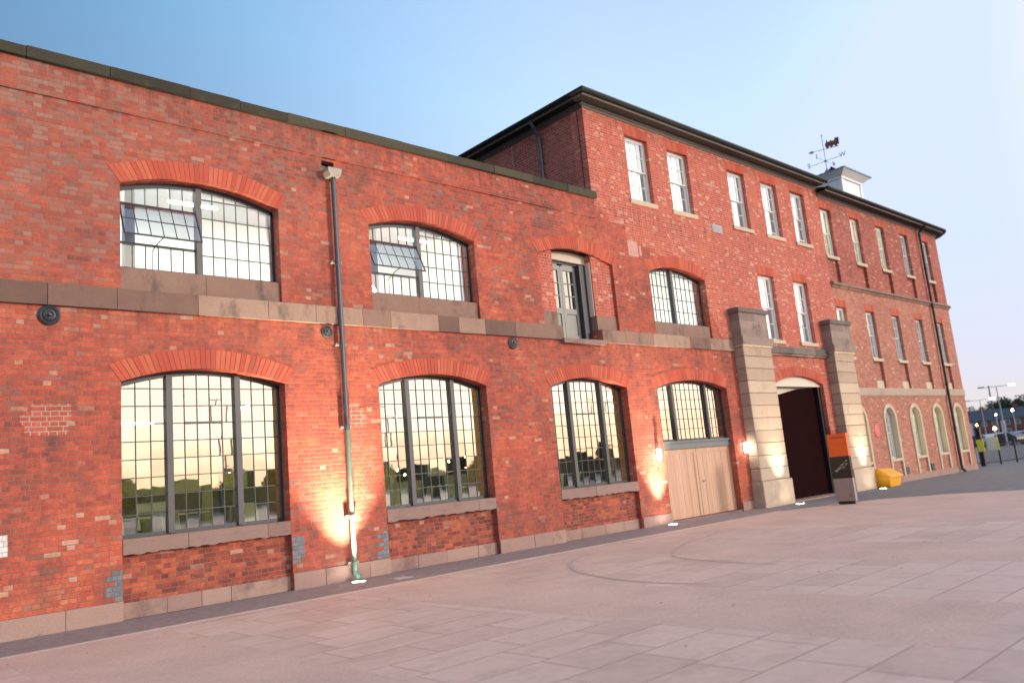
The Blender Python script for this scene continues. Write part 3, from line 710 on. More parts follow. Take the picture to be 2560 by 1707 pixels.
# two meshes: the upper walls of pressed brick and the old brickwork below, met at z=7.4
def split_z(poly, z, low):
    out = []
    for i in range(len(poly)):
        p, q = poly[i], poly[(i+1) % len(poly)]
        ip, iq = (p[1] <= z) == low, (q[1] <= z) == low
        if ip: out.append(p)
        if ip != iq: t = (z-p[1])/(q[1]-p[1]); out.append((p[0]+t*(q[0]-p[0]), z))
    return out
def blend_brick():
    # the old lower brickwork fades raggedly into the pressed brick above: copy of the old brick with a ragged mask
    a = M['new']; t = NT('joined_brickwork'); t.t.nodes.remove(t.b)
    g, x, y, z = t.pos()
    def grab(mat):
        gr = bpy.data.node_groups.new(mat.name+'_group', 'ShaderNodeTree')
        gr.interface.new_socket('Shader', in_out='OUTPUT', socket_type='NodeSocketShader')
        mp = {}
        for nd in mat.node_tree.nodes:
            if nd.bl_idname == 'ShaderNodeOutputMaterial': continue
            c = gr.nodes.new(nd.bl_idname)
            for p in nd.bl_rna.properties:
                if not p.is_readonly and p.identifier not in ('parent','name','select','location'):
                    try: setattr(c, p.identifier, getattr(nd, p.identifier))
                    except Exception: pass
            if nd.bl_idname == 'ShaderNodeValToRGB':
                e = c.color_ramp; s = nd.color_ramp; e.interpolation = s.interpolation
                while len(e.elements) < len(s.elements): e.elements.new(.5)
                for q, r_ in zip(e.elements, s.elements): q.position = r_.position; q.color = r_.color
            for q, r_ in zip(c.inputs, nd.inputs):
                if hasattr(r_, 'default_value'):
                    try: q.default_value = r_.default_value
                    except Exception: pass
            mp[nd.name] = c
        for l in mat.node_tree.links:
            if l.to_node.bl_idname == 'ShaderNodeOutputMaterial': continue
            fi = [s.identifier for s in l.from_node.outputs].index(l.from_socket.identifier); ti = [s.identifier for s in l.to_node.inputs].index(l.to_socket.identifier)
            gr.links.new(mp[l.from_node.name].outputs[fi], mp[l.to_node.name].inputs[ti])
        out = gr.nodes.new('NodeGroupOutput'); gr.links.new(mp['Principled BSDF'].outputs[0], out.inputs[0]); return gr
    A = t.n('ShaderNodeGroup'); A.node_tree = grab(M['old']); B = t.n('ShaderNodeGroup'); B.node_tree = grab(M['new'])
    # line: old below z = 8.3 at x=16, falling to 7.2 at x=19, then to below 4.9 right of x=22
    lim = t.math('SUBTRACT', 8.5, t.math('MULTIPLY', t.math('MAXIMUM', t.math('SUBTRACT', x, 16.), 0.), .42))
    lim = t.math('SUBTRACT', lim, t.math('MULTIPLY', t.step(x, 20.6, 21.6), 1.4))
    nz = t.math('MULTIPLY', t.math('SUBTRACT', t.noise(g.outputs['Position'], 1.1, 4, .6), .5), 2.2)
    row = t.math('MULTIPLY', t.math('FLOOR', t.math('DIVIDE', z, .0765)), .0765)
    f = t.step(t.math('SUBTRACT', t.math('ADD', row, nz), lim), -.05, .05)
    mx = t.n('ShaderNodeMixShader'); t.t.links.new(f, mx.inputs[0]); t.t.links.new(A.outputs[0], mx.inputs[1]); t.t.links.new(B.outputs[0], mx.inputs[2])
    t.t.links.new(mx.outputs[0], t.o.inputs[0]); return t.m
M['joined'] = blend_brick()
wall_panel(gate, 'front_wall', outline, gh, M['joined'])
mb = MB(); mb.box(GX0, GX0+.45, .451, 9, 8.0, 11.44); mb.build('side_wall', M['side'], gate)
box_part(gate, 'rear_wall', M['side'], GX0+.45, GX1, 8.7, 9, -.2, 11.44)
# corbelled eaves, soffit, gutter and roof
path = [(GX0, 9), (GX0, 0), (GX1+.02, 0)]
ez = 11.44
mb = MB(); mb.sweep([(-.3,ez),(.03,ez),(.03,ez+.035),(.055,ez+.05),(.055,ez+.085),(.09,ez+.10),(.09,ez+.15),(-.3,ez+.15)], path); mb.build('eaves_moulding', M['mould'], gate)
mb = MB(); mb.sweep([(-.3,ez+.15),(.36,ez+.15),(.36,ez+.17),(-.3,ez+.17)], path); mb.build('soffit', M['soffit'], gate)
mb = MB(); mb.sweep([(.36,ez+.13),(.385,ez+.13),(.385,ez+.25),(.36,ez+.25)], path); mb.build('fascia', M['mould'], gate)
def gut(r=.075, o=.46, z=ez+.27): return [(o-r*math.cos(a), z-r*math.sin(a)) for a in [math.pi*i/8 for i in range(9)]]+[(o+r-.01, z+.012), (o-r+.01, z+.012)]
mb = MB(); mb.sweep(gut(), path); mb.build('gutter', M['gutter'], gate)
def hip(parent, x0, x1, y0, y1, z, h, name='roof', left=True, right=True):
    d = (y1-y0)/2; mb = MB(); a = x0+(d if left else 0); b = x1-(d if right else 0); yc = (y0+y1)/2
    mb.add([(x0,y0,z),(x1,y0,z),(x1,y1,z),(x0,y1,z),(a,yc,z+h),(b,yc,z+h)], [(0,1,5,4),(1,2,5),(2,3,4,5),(3,0,4),(3,2,1,0)])
    return mb.build(name, M['slate'], parent)
hip(gate, GX0-.42, GX1+.3, -.42, 9.42, ez+.26, 1.5)
# stonework
stone_row(gate, 'string_band', 15.663, 21.86, -.06, .05, 4.82, 5.165, M['stone'], .95, .35, seed=11)
stone_row(gate, 'string_band', 23.55, 27.9, -.14, .05, 4.85, 5.08, M['darkstone'], .9, .2, seed=12)
stone_row(gate, 'string_band', 23.55, 27.9, -.09, .05, 4.78, 4.85, M['stone'], .9, .2, seed=13)
stone_row(gate, 'plinth', 16.49, 17.725, -.03, .1, -.1, .27, M['plinth'], .65, .1, seed=3)
stone_row(gate, 'plinth', 21.185, 21.87, -.03, .1, -.1, .25, M['plinth'], .6, .1, seed=4)
arch_ring(gate, 18.05, 20.81, 7.0, .25); arch_ring(gate, 17.73, 21.18, 3.65, .24, depth=.22); arch_ring(gate, 24.07, 27.39, 3.83, .28, depth=.2)
stone_row(gate, 'sill', 18.053, 20.807, .06, .36, 5.168, 5.55, M['stone'], 1.35, .1, seed=33)
arched_window(gate, 18.05, 20.81, 5.555, 7.0, .25, lights=((0,.47,6),(.47,1,6)), rowh=.36, glass='glass_up')
arched_window(gate, 17.73, 21.18, 2.17, 3.65, .24, y=.22, lights=((0,.27,3),(.27,.74,7),(.74,1,4)), rowh=.28)
box_part(gate, 'transom_beam', M['beam'], 17.733, 21.177, .14, .4, 1.95, 2.12)
box_part(gate, 'transom_beam', M['beam'], 17.733, 21.177, .10, .4, 2.12, 2.17)
# timber doors
td = []
for a, b in ((17.74,19.44),(19.46,21.17)):
    mb = MB()
    n = 11; w_ = (b-a)/n
    for i in range(n): mb.box(a+w_*i+.003, a+w_*(i+1)-.003, .20+(.003 if i%2 else 0), .25, .05, 1.94)
    mb.box(a, b, .225, .26, .05, 1.94)
    for x_ in (a+.0, b-.12): mb.box(x_, x_+.12, .185, .199, .05, 1.94)
    mb.box(a+.12, b-.12, .187, .199, 1.82, 1.94)
    td.append(mb.build('timber_door', M['oak'], gate))
mb = MB(); mb.tube((19.62,.19,1.0),(19.62,.12,1.0),.012); mb.tube((19.62,.12,1.0),(19.74,.12,1.0),.012); mb.tube((19.62,.185,1.0),(19.62,.18,1.0),.035); mb.build('handle', M['lead'], td[1])
box_part(gate, 'door_threshold', M['sill'], 17.74, 21.17, .02, .45, -.05, .035)
# gateway
box_part(gate, 'gateway_step', M['plinth'], 23.56, 27.9, -.28, 1.6, -.1, .035)
gz = lambda x: arc_z(x, 24.07, 27.39, 3.83, .28)
mb = MB(); mb.prism([(24.07,3.76),(27.39,3.76)]+[(27.39-3.32*k/12, gz(27.39-3.32*k/12)-.004) for k in range(13)], .12, .2); mb.build('tympanum_board', M['cream'], gate)
mb = MB(); mb.prism([(24.1,.05),(27.2,.05),(27.2,3.74),(26.0,3.70),(24.8,3.52),(24.1,3.4)], .27, .33); gl_ = mb.build('gate_leaf', M['maroon'], gate)
box_part(gate, 'gateway_lining', M['cream'], 24.07, 27.38, .34, .44, 3.0, 3.8)
box_part(gate, 'gate_frame', M['black'], 27.2, 27.385, .14, .44, .04, 3.755)
box_part(gate, 'gateway_passage', M['black'], 24.0, 27.45, .46, .5, 0, 4.2)
# piers
def pier(x0, x1, sx):
    d = .34; mb = MB()
    mb.box(x0-.05, x1+.05, -d-.05, .0, -.1, .78)
    z = .78
    while z < 4.9:
        mb.box(x0, x1, -d, 0, z+.012, min(z+.377, 4.93)); z += .385
        if 4.93-z < .1: break
    p = mb.build('stone_pier', M['pier'], gate)
    # bevel the blocks
    bv = p.modifiers.new('b', 'BEVEL'); bv.width = .012; bv.segments = 1
    mb = MB(); mb.box(x0+.02, x1-.02, -d+.02, 0, .7, 6.05); mb.build('pier_core', M['attic'], p)
    mb = MB(); mb.box(x0-.04, x1+.04, -d-.04, 0, 4.935, 5.0); mb.build('necking', M['buff'], p)
    mb = MB(); mb.box(x0-.09, x1+.09, -d-.09, 0, 5.0, 5.23); q = mb.build('cap_band', M['attic'], p)
    mb = MB(); h = (6.03-5.23)/3; rs = random.Random(int(x0))
    for k in range(3):
        xm = x0+(x1-x0)*rs.uniform(.35,.65)
        mb.box(x0+.01, xm-.003, -d, 0, 5.23+h*k+.003, 5.23+h*(k+1)); mb.box(xm+.003, x1-.01, -d, 0, 5.23+h*k+.003, 5.23+h*(k+1))
    mb.build('attic_block', M['attic'], p)
    mb = MB(); mb.box(x0-.06, x1+.06, -d-.06, 0, 6.03, 6.17); mb.build('capstone', M['darkstone'], p)
pier(21.88, 23.54, 0); pier(27.92, 29.46, 1)
# blinds
M['blind'] = simple('glowing_white_blind', (.80,.83,.88), .8, var=.04, emis=(.88,.95,1), es=.15)  # blind has a faint glow of its own, added to brighten the panes
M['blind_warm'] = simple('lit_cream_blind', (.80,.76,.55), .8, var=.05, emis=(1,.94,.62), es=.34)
for a, b, op in TOPW:
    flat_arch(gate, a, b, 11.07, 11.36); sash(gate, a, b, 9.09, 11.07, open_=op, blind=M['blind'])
    mb = MB(); mb.box(a-.09, b+.09, -.05, .14, 8.96, 9.085); mb.build('sill', M['buff'], gate)
for a, b in MIDW:
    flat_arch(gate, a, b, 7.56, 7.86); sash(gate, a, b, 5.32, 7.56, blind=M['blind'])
    mb = MB(); mb.box(a-.12, b+.09, -.05, .14, 5.19, 5.315); mb.build('sill', M['buff'], gate)
mb = MB(); mb.box(21.60, 22.17, -.02, .02, 8.67, 8.94)
for k in range(6): mb.box(21.62, 22.15, -.032, -.02, 8.69+.04*k, 8.71+.04*k)
mb.build('vent_louvre', M['vent'], gate)
patch(gate, M['palepatch'], [(17.22,17.62,7.36,7.80),(17.70,17.80,7.42,7.70),(17.62,17.66,7.36,7.8)])
# side wall fittings
mb = MB(); mb.tube((GX0-.08,1.66,8.2),(GX0-.08,1.66,11.2),.055,12); mb.tube((GX0-.08,1.66,11.2),(GX0-.42,1.66,11.62),.055,12)
for z in (9.2,10.4): mb.tube((GX0-.08,1.66,z),(GX0-.08,1.66,z+.08),.07,12)
mb.build('downpipe', M['pipe'], gate)
mb = MB(); mb.tube((GX0-.02,.2,8.2),(GX0-.02,.2,11.4),.012,6); mb.build('cable', M['black'], gate)
mb = MB(); mb.tube((GX0-.015,2.9,8.2),(GX0-.015,2.9,11.4),.008,6); mb.build('cable', M['vent'], gate)

# ------------------------------------------------------------------ 3. office block with rounded end
OX0, OX1 = 29.28, 41.1
off = thing('office_building', (35, 0, 0), 'three storey brick office block with rounded far end and round headed ground floor windows', 'building')
OT = [(29.34,30.24),(31.88,32.73),(34.33,35.17),(36.84,37.69),(39.26,40.11)]
OM = [(29.39,30.24),(31.91,32.74),(34.38,35.19),(36.87,37.71),(39.31,40.16)]
OG = [29.86, 32.53, 35.06, 37.52, 39.99]; GW = .46
def ghole(c):
    q = GW+.07
    return [(c-q,.3),(c+q,.3),(c+q,2.5)]+arc_pts(c-q, c+q, 2.5, q-.001, 14)[::-1][1:-1]+[(c-q,2.5)]
oh = [ghole(c) for c in OG]+[flat_hole(a, b, 3.74, 6.86, 7.14) for a, b in OM]
wall_panel(off, 'lower_front_wall', [(OX0,-.2),(OX1,-.2),(OX1,7.66),(OX0,7.66)], oh, M['office'])
oh = [flat_hole(a, b, 7.84, 10.80, 11.08) for a, b in OT]
wall_panel(off, 'upper_front_wall', [(OX0,7.66),(OX1,7.66),(OX1,11.2),(OX0,11.2)], oh, M['office_up'])
rad = .95
arc = [(OX1+rad*math.sin(a), rad-rad*math.cos(a)) for a in [math.pi/2*i/12 for i in range(13)]]
opath = [(OX0,0)]+arc+[(OX1+rad, 8)]
cpath = arc+[(OX1+rad, 8)]
for nm, z0, z1, mt in (('lower_end_wall',-.2,7.66,'office'),('upper_end_wall',7.66,11.2,'office_up')):
    mb = MB(); mb.sweep([(0,z0),(0,z1),(-.4,z1),(-.4,z0)], cpath); mb.build(nm, M[mt], off)
box_part(off, 'rear_wall', M['side'], OX0, OX1+rad, 8, 8.3, -.2, 11.2)
mb = MB(); mb.sweep([(-.05,-.1),(.03,-.1),(.03,.24),(-.05,.25)], opath); mb.build('plinth', M['plinth'], off)
mb = MB(); mb.sweep([(-.02,3.41),(.03,3.41),(.05,3.47),(.05,3.70),(.03,3.73),(-.02,3.73)], opath); mb.build('lower_string_band', M['pier'], off)
mb = MB(); mb.sweep([(-.02,7.60),(.04,7.60),(.06,7.66),(.13,7.70),(.13,7.76),(.02,7.84),(-.02,7.84)], opath); mb.build('upper_string_band', M['stone'], off)
oz = 11.2
mb = MB(); mb.sweep([(-.3,oz),(.03,oz),(.03,oz+.035),(.055,oz+.05),(.055,oz+.085),(.09,oz+.10),(.09,oz+.15),(-.3,oz+.15)], opath); mb.build('eaves_moulding', M['mould'], off)
mb = MB(); mb.sweep([(-.3,oz+.15),(.36,oz+.15),(.36,oz+.17),(-.3,oz+.17)], opath); mb.build('soffit', M['soffit'], off)
mb = MB(); mb.sweep([(.36,oz+.13),(.385,oz+.13),(.385,oz+.25),(.36,oz+.25)], opath); mb.build('fascia', M['mould'], off)
mb = MB(); mb.sweep(gut(z=oz+.27), opath); mb.build('gutter', M['gutter'], off)
mb = MB(); rim = [(OX0,-.42)]+[(OX1+(rad+.42)*math.sin(a), rad-(rad+.42)*math.cos(a)) for a in [math.pi/2*i/12 for i in range(13)]]+[(OX1+rad+.42,8.42),(OX0,8.42)]
n = len(rim); mb.add([(x,y,oz+.26) for x, y in rim]+[(OX0,4,oz+1.55),(37.6,4,oz+1.55)], [(i, i+1, n+1) for i in range(1, n-2)]+[(0,1,n+1,n),(n-2,n-1,n,n+1),(n-1,0,n)])
mb.build('roof', M['slate'], off)
for i, (a, b) in enumerate(OT):
    flat_arch(off, a, b, 10.80, 11.08); sash(off, a, b, 8.87, 10.80, blind=M['blind_warm'] if i < 3 else M['blind'])
    box_part(off, 'sill', M['buff'], a-.06, b+.06, -.05, .14, 8.75, 8.865)
    box_part(off, 'recessed_panel', M['office_up'], a, b, .11, .4, 7.845, 8.75)
for a, b in OM:
    flat_arch(off, a, b, 6.86, 7.14); sash(off, a, b, 4.93, 6.86, blind=M['blind'])
    box_part(off, 'sill', M['buff'], a-.06, b+.06, -.05, .14, 4.81, 4.925)
    box_part(off, 'recessed_panel', M['office'], a, b, .11, .4, 4.04, 4.81)
    box_part(off, 'panel_foot_block', M['buff'], a+.03, b-.03, .07, .4, 3.745, 4.04)
for i, c in enumerate(OG):
    mb = MB(); r0, r1 = GW, GW+.15
    A = arc_pts(c-r0, c+r0, 2.5, r0-.001, 16); B = arc_pts(c-r1, c+r1, 2.5, r1-.001, 16)
    for k in range(16): mb.prism([A[k], A[k+1], B[k+1], B[k]], -.035, .22)
    mb.box(c-r1, c-r0, -.035, .22, .24, 2.5); mb.box(c+r0, c+r1, -.035, .22, .24, 2.5); mb.build('stone_surround', M['buff'], off)
    box_part(off, 'recessed_panel', M['office'], c-GW, c+GW, .04, .4, .3, .84)
    box_part(off, 'sill', M['buff'], c-GW-.0, c+GW, -.03, .3, .84, .94)
    sash(off, c-GW, c+GW, .945, 2.5+GW, y=.19, cols=2, rows=3, archr=GW, blind=M['blind_warm'] if i >= 2 else M['blind'])
for x in (33.32, 35.95):
    mb = MB(); mb.box(x-.17, x+.17, -.04, .02, .28, .57)
    for k in range(5): mb.box(x-.15, x+.15, -.048, -.04, .31+.05*k, .33+.05*k)
    mb.build('air_vent', M['frame'], off)
mb = MB(); mb.tube((38.93,-.12,.12),(38.93,-.12,11.1),.055,12); mb.tube((38.93,-.12,11.1),(38.93,-.46,11.4),.055,12); mb.tube((38.93,-.12,.14),(38.93,-.25,.03),.055,12)
for z in (1.9,3.9,5.7,7.5,9.3,10.9): mb.tube((38.93,-.12,z),(38.93,-.12,z+.09),.072,12)
mb.build('downpipe', M['gutter'], off)
# round red plaque
pl = MB(); pl.lathe((31.17,-.0,2.07), [(.26,0),(.26,.02),(.22,.03),(.21,.02),(.02,.022)], 'y', 28); pl = pl.build('wall_plaque', M['red'])
tag(pl, 'round red plaque on the brick wall beside the first arched office window', 'plaque')

# ------------------------------------------------------------------ cupola with weathervane
CX, CY = 39.7, 4.0
cu = thing('roof_cupola', (CX, CY, 12.3), 'white square lantern with blue grey metal roof and weathervane on the office roof', 'cupola')
M['cupwhite'] = simple('white_timber_boarding', (.72,.72,.72), .5, var=.05); M['leadroof'] = simple('blue_grey_lead_sheet', (.13,.20,.30), .45, var=.25, scale=5)
mb = MB(); hw = 1.1
mb.box(CX-hw, CX+hw, CY-hw, CY+hw, 12.3, 14.78); mb.box(CX-hw-.04, CX+hw+.04, CY-hw-.04, CY+hw+.04, 13.88, 13.94)
for sx in (-1,1):
    for sy in (-1,1): mb.box(CX+sx*(hw-.06)-.1, CX+sx*(hw-.06)+.1, CY+sy*(hw-.06)-.1, CY+sy*(hw-.06)+.1, 12.3, 14.8)
mb.box(CX-hw-.08, CX+hw+.08, CY-hw-.08, CY+hw+.08, 14.78, 14.88)
mb.add([(CX-hw-.08,CY-hw-.08,14.88),(CX+hw+.08,CY-hw-.08,14.88),(CX+hw+.08,CY+hw+.08,14.88),(CX-hw-.08,CY+hw+.08,14.88),(CX-hw-.42,CY-hw-.42,15.13),(CX+hw+.42,CY-hw-.42,15.13),(CX+hw+.42,CY+hw+.42,15.13),(CX-hw-.42,CY+hw+.42,15.13)],
       [(0,1,5,4),(1,2,6,5),(2,3,7,6),(3,0,4,7),(4,5,6,7)])
mb.build('lantern_body', M['cupwhite'], cu)
mb = MB(); e = hw+.46
mb.add([(CX-e,CY-e,15.13),(CX+e,CY-e,15.13),(CX+e,CY+e,15.13),(CX-e,CY+e,15.13),(CX-e,CY-e,15.18),(CX+e,CY-e,15.18),(CX+e,CY+e,15.18),(CX-e,CY+e,15.18),(CX,CY,15.5)],
       [(3,2,1,0),(0,1,5,4),(1,2,6,5),(2,3,7,6),(3,0,4,7),(4,5,8),(5,6,8),(6,7,8),(7,4,8)])
for k in range(-4,5):   # standing seams
    t = k/4.5; s = 1-abs(t)
    for sg in (-1,1):
        mb.tube((CX+sg*e, CY+t*e, 15.19), (CX+sg*e*(1-s), CY+t*e, 15.19+.31*s), .018, 5); mb.tube((CX+t*e, CY+sg*e, 15.19), (CX+t*e, CY+sg*e*(1-s), 15.19+.31*s), .018, 5)
rf = mb.build('lantern_roof', M['leadroof'], cu)
mb = MB(); mb.add([(CX-1.3,CY-1.1,15.2),(CX-1.3,CY-.5,15.2),(CX-1.3,CY-.8,15.47),(CX-.5,CY-.8,15.42)], [(0,1,2),(0,2,3),(1,3,2),(0,3,1)]); mb.build('roof_dormer', M['black'], rf)
mb = MB(); mb.prism([(CX-.5,13.38),(CX+.5,13.38)]+arc_pts(CX-.5,CX+.5,13.58,.5,12)[::-1], CY-hw-.03, CY-hw+.01)
mb.add([(CX-hw-.03,CY+a,z) for a, z in [(-.5,13.38),(.5,13.38)]+[(q-CX,zz) for q, zz in arc_pts(CX-.5,CX+.5,13.58,.5,12)[::-1]]], [tuple(range(15))])
mb.build('arched_louvre', M['black'], cu)
wv = MB(); wv.tube((CX,CY,15.4),(CX,CY,17.75),.016,8); wv.lathe((CX,CY,15.6), [(.02,-.1),(.12,-.03),(.16,.07),(.12,.17),(.05,.24),(.03,.32)], 'z', 16)
wv.lathe((CX,CY,16.31), [(.01,-.07),(.06,-.04),(.075,0),(.06,.04),(.01,.07)], 'z', 12); wv.lathe((CX,CY,17.72), [(.01,-.05),(.04,0),(.01,.06)], 'z', 8)
for d in ((1,0),(-1,0),(0,1),(0,-1)): wv.tube((CX,CY,16.31),(CX+d[0]*.8,CY+d[1]*.8,16.31),.011,6)
va = R(-72)   # direction of the vane
dx, dy = math.cos(va), math.sin(va)
def VP(s, z): return (CX+dx*s, CY+dy*s, z)
wv.tube(VP(-.6,16.95), VP(.75,16.95), .014, 6)
M['vane'] = simple('dark_iron', (.17,.19,.28), .5); wv = wv.build('weathervane', M['vane'], cu)
def vplate(pts, th=.015):
    mb = MB(); nx, ny = -dy*th, dx*th; n = len(pts)
    mb.add([(VP(s,z)[0]+nx, VP(s,z)[1]+ny, z) for s, z in pts]+[(VP(s,z)[0]-nx, VP(s,z)[1]-ny, z) for s, z in pts], [tuple(range(n)), tuple(range(2*n-1,n-1,-1))]+[(i, (i+1)%n, n+(i+1)%n, n+i) for i in range(n)]); return mb
mb = vplate([(-.78,16.95),(-.58,16.87),(-.48,16.95),(-.58,17.03)]); mb.build('arrow_head', M['vane'], wv)
mb = vplate([(.10,17.05),(.78,17.05),(.80,17.42),(.58,17.42),(.58,17.30),(.45,17.30),(.43,17.36),(.38,17.36),(.36,17.30),(.24,17.30),(.22,17.40),(.17,17.40),(.16,17.28),(.10,17.24)])
for s in (.2,.4,.62): mb.tube((VP(s,17.03)[0]-dy*.02, VP(s,0)[1]+dx*.02, 17.03),(VP(s,0)[0]+dy*.02, VP(s,0)[1]-dx*.02, 17.03), .075, 10)
M['rust'] = simple('rusty_brown_iron', (.15,.045,.03), .7); mb.build('engine_silhouette', M['rust'], wv)
def text_mesh(name, body, size, mat, parent, mtx, ext=.006):
    cv = bpy.data.curves.new(name, 'FONT'); cv.body = body; cv.size = size; cv.extrude = ext; cv.align_x = 'CENTER'; cv.align_y = 'CENTER'
    tmp = bpy.data.objects.new('tmp', cv); COL.objects.link(tmp); bpy.context.view_layer.update()
    me = bpy.data.meshes.new_from_object(tmp.evaluated_get(bpy.context.evaluated_depsgraph_get())); bpy.data.objects.remove(tmp)
    me.transform(mtx); me.transform(Matrix.Translation(-root_loc(parent))); me.name = name; me.materials.clear(); me.materials.append(mat)
    o = bpy.data.objects.new(name, me); COL.objects.link(o); o.parent = parent; return o
for ch, d, rz in (('N',(1,0),0),('S',(-1,0),0),('E',(0,1),90),('W',(0,-1),90)):
    text_mesh('compass_letter', ch, .34, M['vane'], wv, Matrix.Translation((CX+d[0]*.95, CY+d[1]*.92, 16.34)) @ Matrix.Rotation(R(rz),4,'Z') @ Matrix.Rotation(R(90),4,'X'), .012)

# ------------------------------------------------------------------ rooms behind the glass
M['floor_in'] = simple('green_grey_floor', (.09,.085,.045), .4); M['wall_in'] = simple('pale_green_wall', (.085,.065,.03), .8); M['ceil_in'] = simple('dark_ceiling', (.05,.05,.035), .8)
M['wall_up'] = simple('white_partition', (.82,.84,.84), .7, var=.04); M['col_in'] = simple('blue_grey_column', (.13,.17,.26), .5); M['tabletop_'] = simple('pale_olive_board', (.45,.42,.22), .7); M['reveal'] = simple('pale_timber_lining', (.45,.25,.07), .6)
M['tube'] = emit('white_lamp_tube', (1,.97,.85), 6.); M['bulb'] = emit('warm_bulb', (1,.62,.25), 14.)
def room(parent, x0, x1, y0, y1, z0, z1, wm, fm, cm, name):
    mb = MB(); mb.quad((x0,y0,z0),(x1,y0,z0),(x1,y1,z0),(x0,y1,z0)); a = mb.build(name+'_floor', fm, parent)
    mb = MB(); mb.quad((x0,y0,z1),(x1,y0,z1),(x1,y1,z1),(x0,y1,z1)); mb.build('ceiling', cm, a)
    mb = MB(); mb.quad((x0,y1,z0),(x1,y1,z0),(x1,y1,z1),(x0,y1,z1)); mb.quad((x0,y0,z0),(x0,y1,z0),(x0,y1,z1),(x0,y0,z1)); mb.quad((x1,y0,z0),(x1,y1,z0),(x1,y1,z1),(x1,y0,z1)); mb.build('room_walls', wm, a)
    return a
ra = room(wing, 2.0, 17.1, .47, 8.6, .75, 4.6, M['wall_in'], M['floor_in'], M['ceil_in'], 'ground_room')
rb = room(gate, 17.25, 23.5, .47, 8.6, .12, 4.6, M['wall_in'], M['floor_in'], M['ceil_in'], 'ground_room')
M['ceil_up'] = simple('lilac_grey_ceiling', (.33,.33,.40), .8)
rc = room(wing, 2.0, 13.2, .47, 4.6, 4.95, 8.3, M['wall_up'], M['wall_up'], M['ceil_up'], 'upper_room')
rd = room(gate, 17.4, 22.5, .47, 4.6, 4.95, 8.0, M['wall_up'], M['wall_up'], M['wall_up'], 'upper_room')
for a, b in LOW[:2]+[(13.61,16.47)]:
    mb = MB(); mb.box(b-.03, b+.01, .30, .9, 1.0, 3.9); mb.build('timber_lining', M['reveal'], wing)
for par, xs in ((wing, (4.6,8.2,9.9,12.6)), (gate, (19.4,))):
    mb = MB()
    for x in xs: mb.box(x-.09, x+.09, 1.6, 1.78, 4.95, 8.3 if par is wing else 8.0)
    mb.build('inner_column', M['col_in'], par)
mb = MB()
for x in (3.4,5.6,9.0,11.2): mb.box(x, x+1.0, 2.4, 2.46, 7.72, 7.77)
mb.build('strip_lamp', M['tube'], wing)
mb = MB()
for x, y in ((3.6,2.6),(5.0,4.4),(8.6,2.4),(9.6,3.4),(10.6,4.8),(13.9,2.8),(15.0,4.5)): mb.box(x, x+.9, y, y+.05, 3.42, 3.46)
mb.build('strip_lamp', M['tube'], wing)
mb = MB(); rs = random.Random(5)
for i in range(30):
    c = Vector((rs.uniform(3,16.6), rs.uniform(2.5,7.5), rs.uniform(1.9,2.4))); mb.lathe(c, [(.01,-.03),(.03,0),(.01,.03)], 'z', 8); 
mb.build('pendant_bulbs', M['bulb'], wing)
area('room_light', (5.5,6.6,4.4), (4,2), 22, (1,.93,.62)); area('room_light', (10.5,6.6,4.4), (4,2), 22, (.95,1,.66)); area('room_light', (8,1.6,4.4), (8,1), 14, (.95,1,.66)); area('room_light', (15,4,4.4), (2,3), 7, (1,.8,.45)); area('room_light', (20,4,4.4), (3,3), 8, (1,.9,.6))
area('room_light', (5.4,2.4,8.2), (3.5,2), 20, (1,.98,.84)); area('room_light', (10,2.4,8.2), (3.5,2), 20, (1,.98,.84)); area('room_light', (19.6,2.4,7.9), (3,2), 17, (1,.98,.92))
mb = MB(); mb.box(2.2, 8.2, 5.0, 5.15, 1.95, 2.3); mb.box(9.2,13.0,4.4,4.55,1.3,1.75); mb.build('hanging_fascia', M['tabletop_'], wing)
for q in ((7.6,8.7,2.6,2.7,.75,2.05),(12.6,13.9,3,3.1,.75,1.8),(3.4,4.4,6,6.2,.75,2.6),(6.4,6.55,3.0,3.15,.75,2.3)): box_part(wing, 'partition_screen', M['tabletop_'], *q)
rs = random.Random(21)
for i in range(14):
    x = 3.2+i*.95+rs.uniform(-.2,.2); y = rs.uniform(3.2,7.8); h = rs.uniform(1.1,2.4)
    if i % 3 == 0: box_part(wing, 'display_board', M[('tabletop_','wall_up','col_in')[i//3 % 3]], x, x+rs.uniform(.4,.9), y, y+.06, h, h+rs.uniform(.5,.9))
    else: box_part(wing, 'inner_post', M['col_in' if i % 2 else 'frame'], x, x+.09, y, y+.09, .75, 4.6)
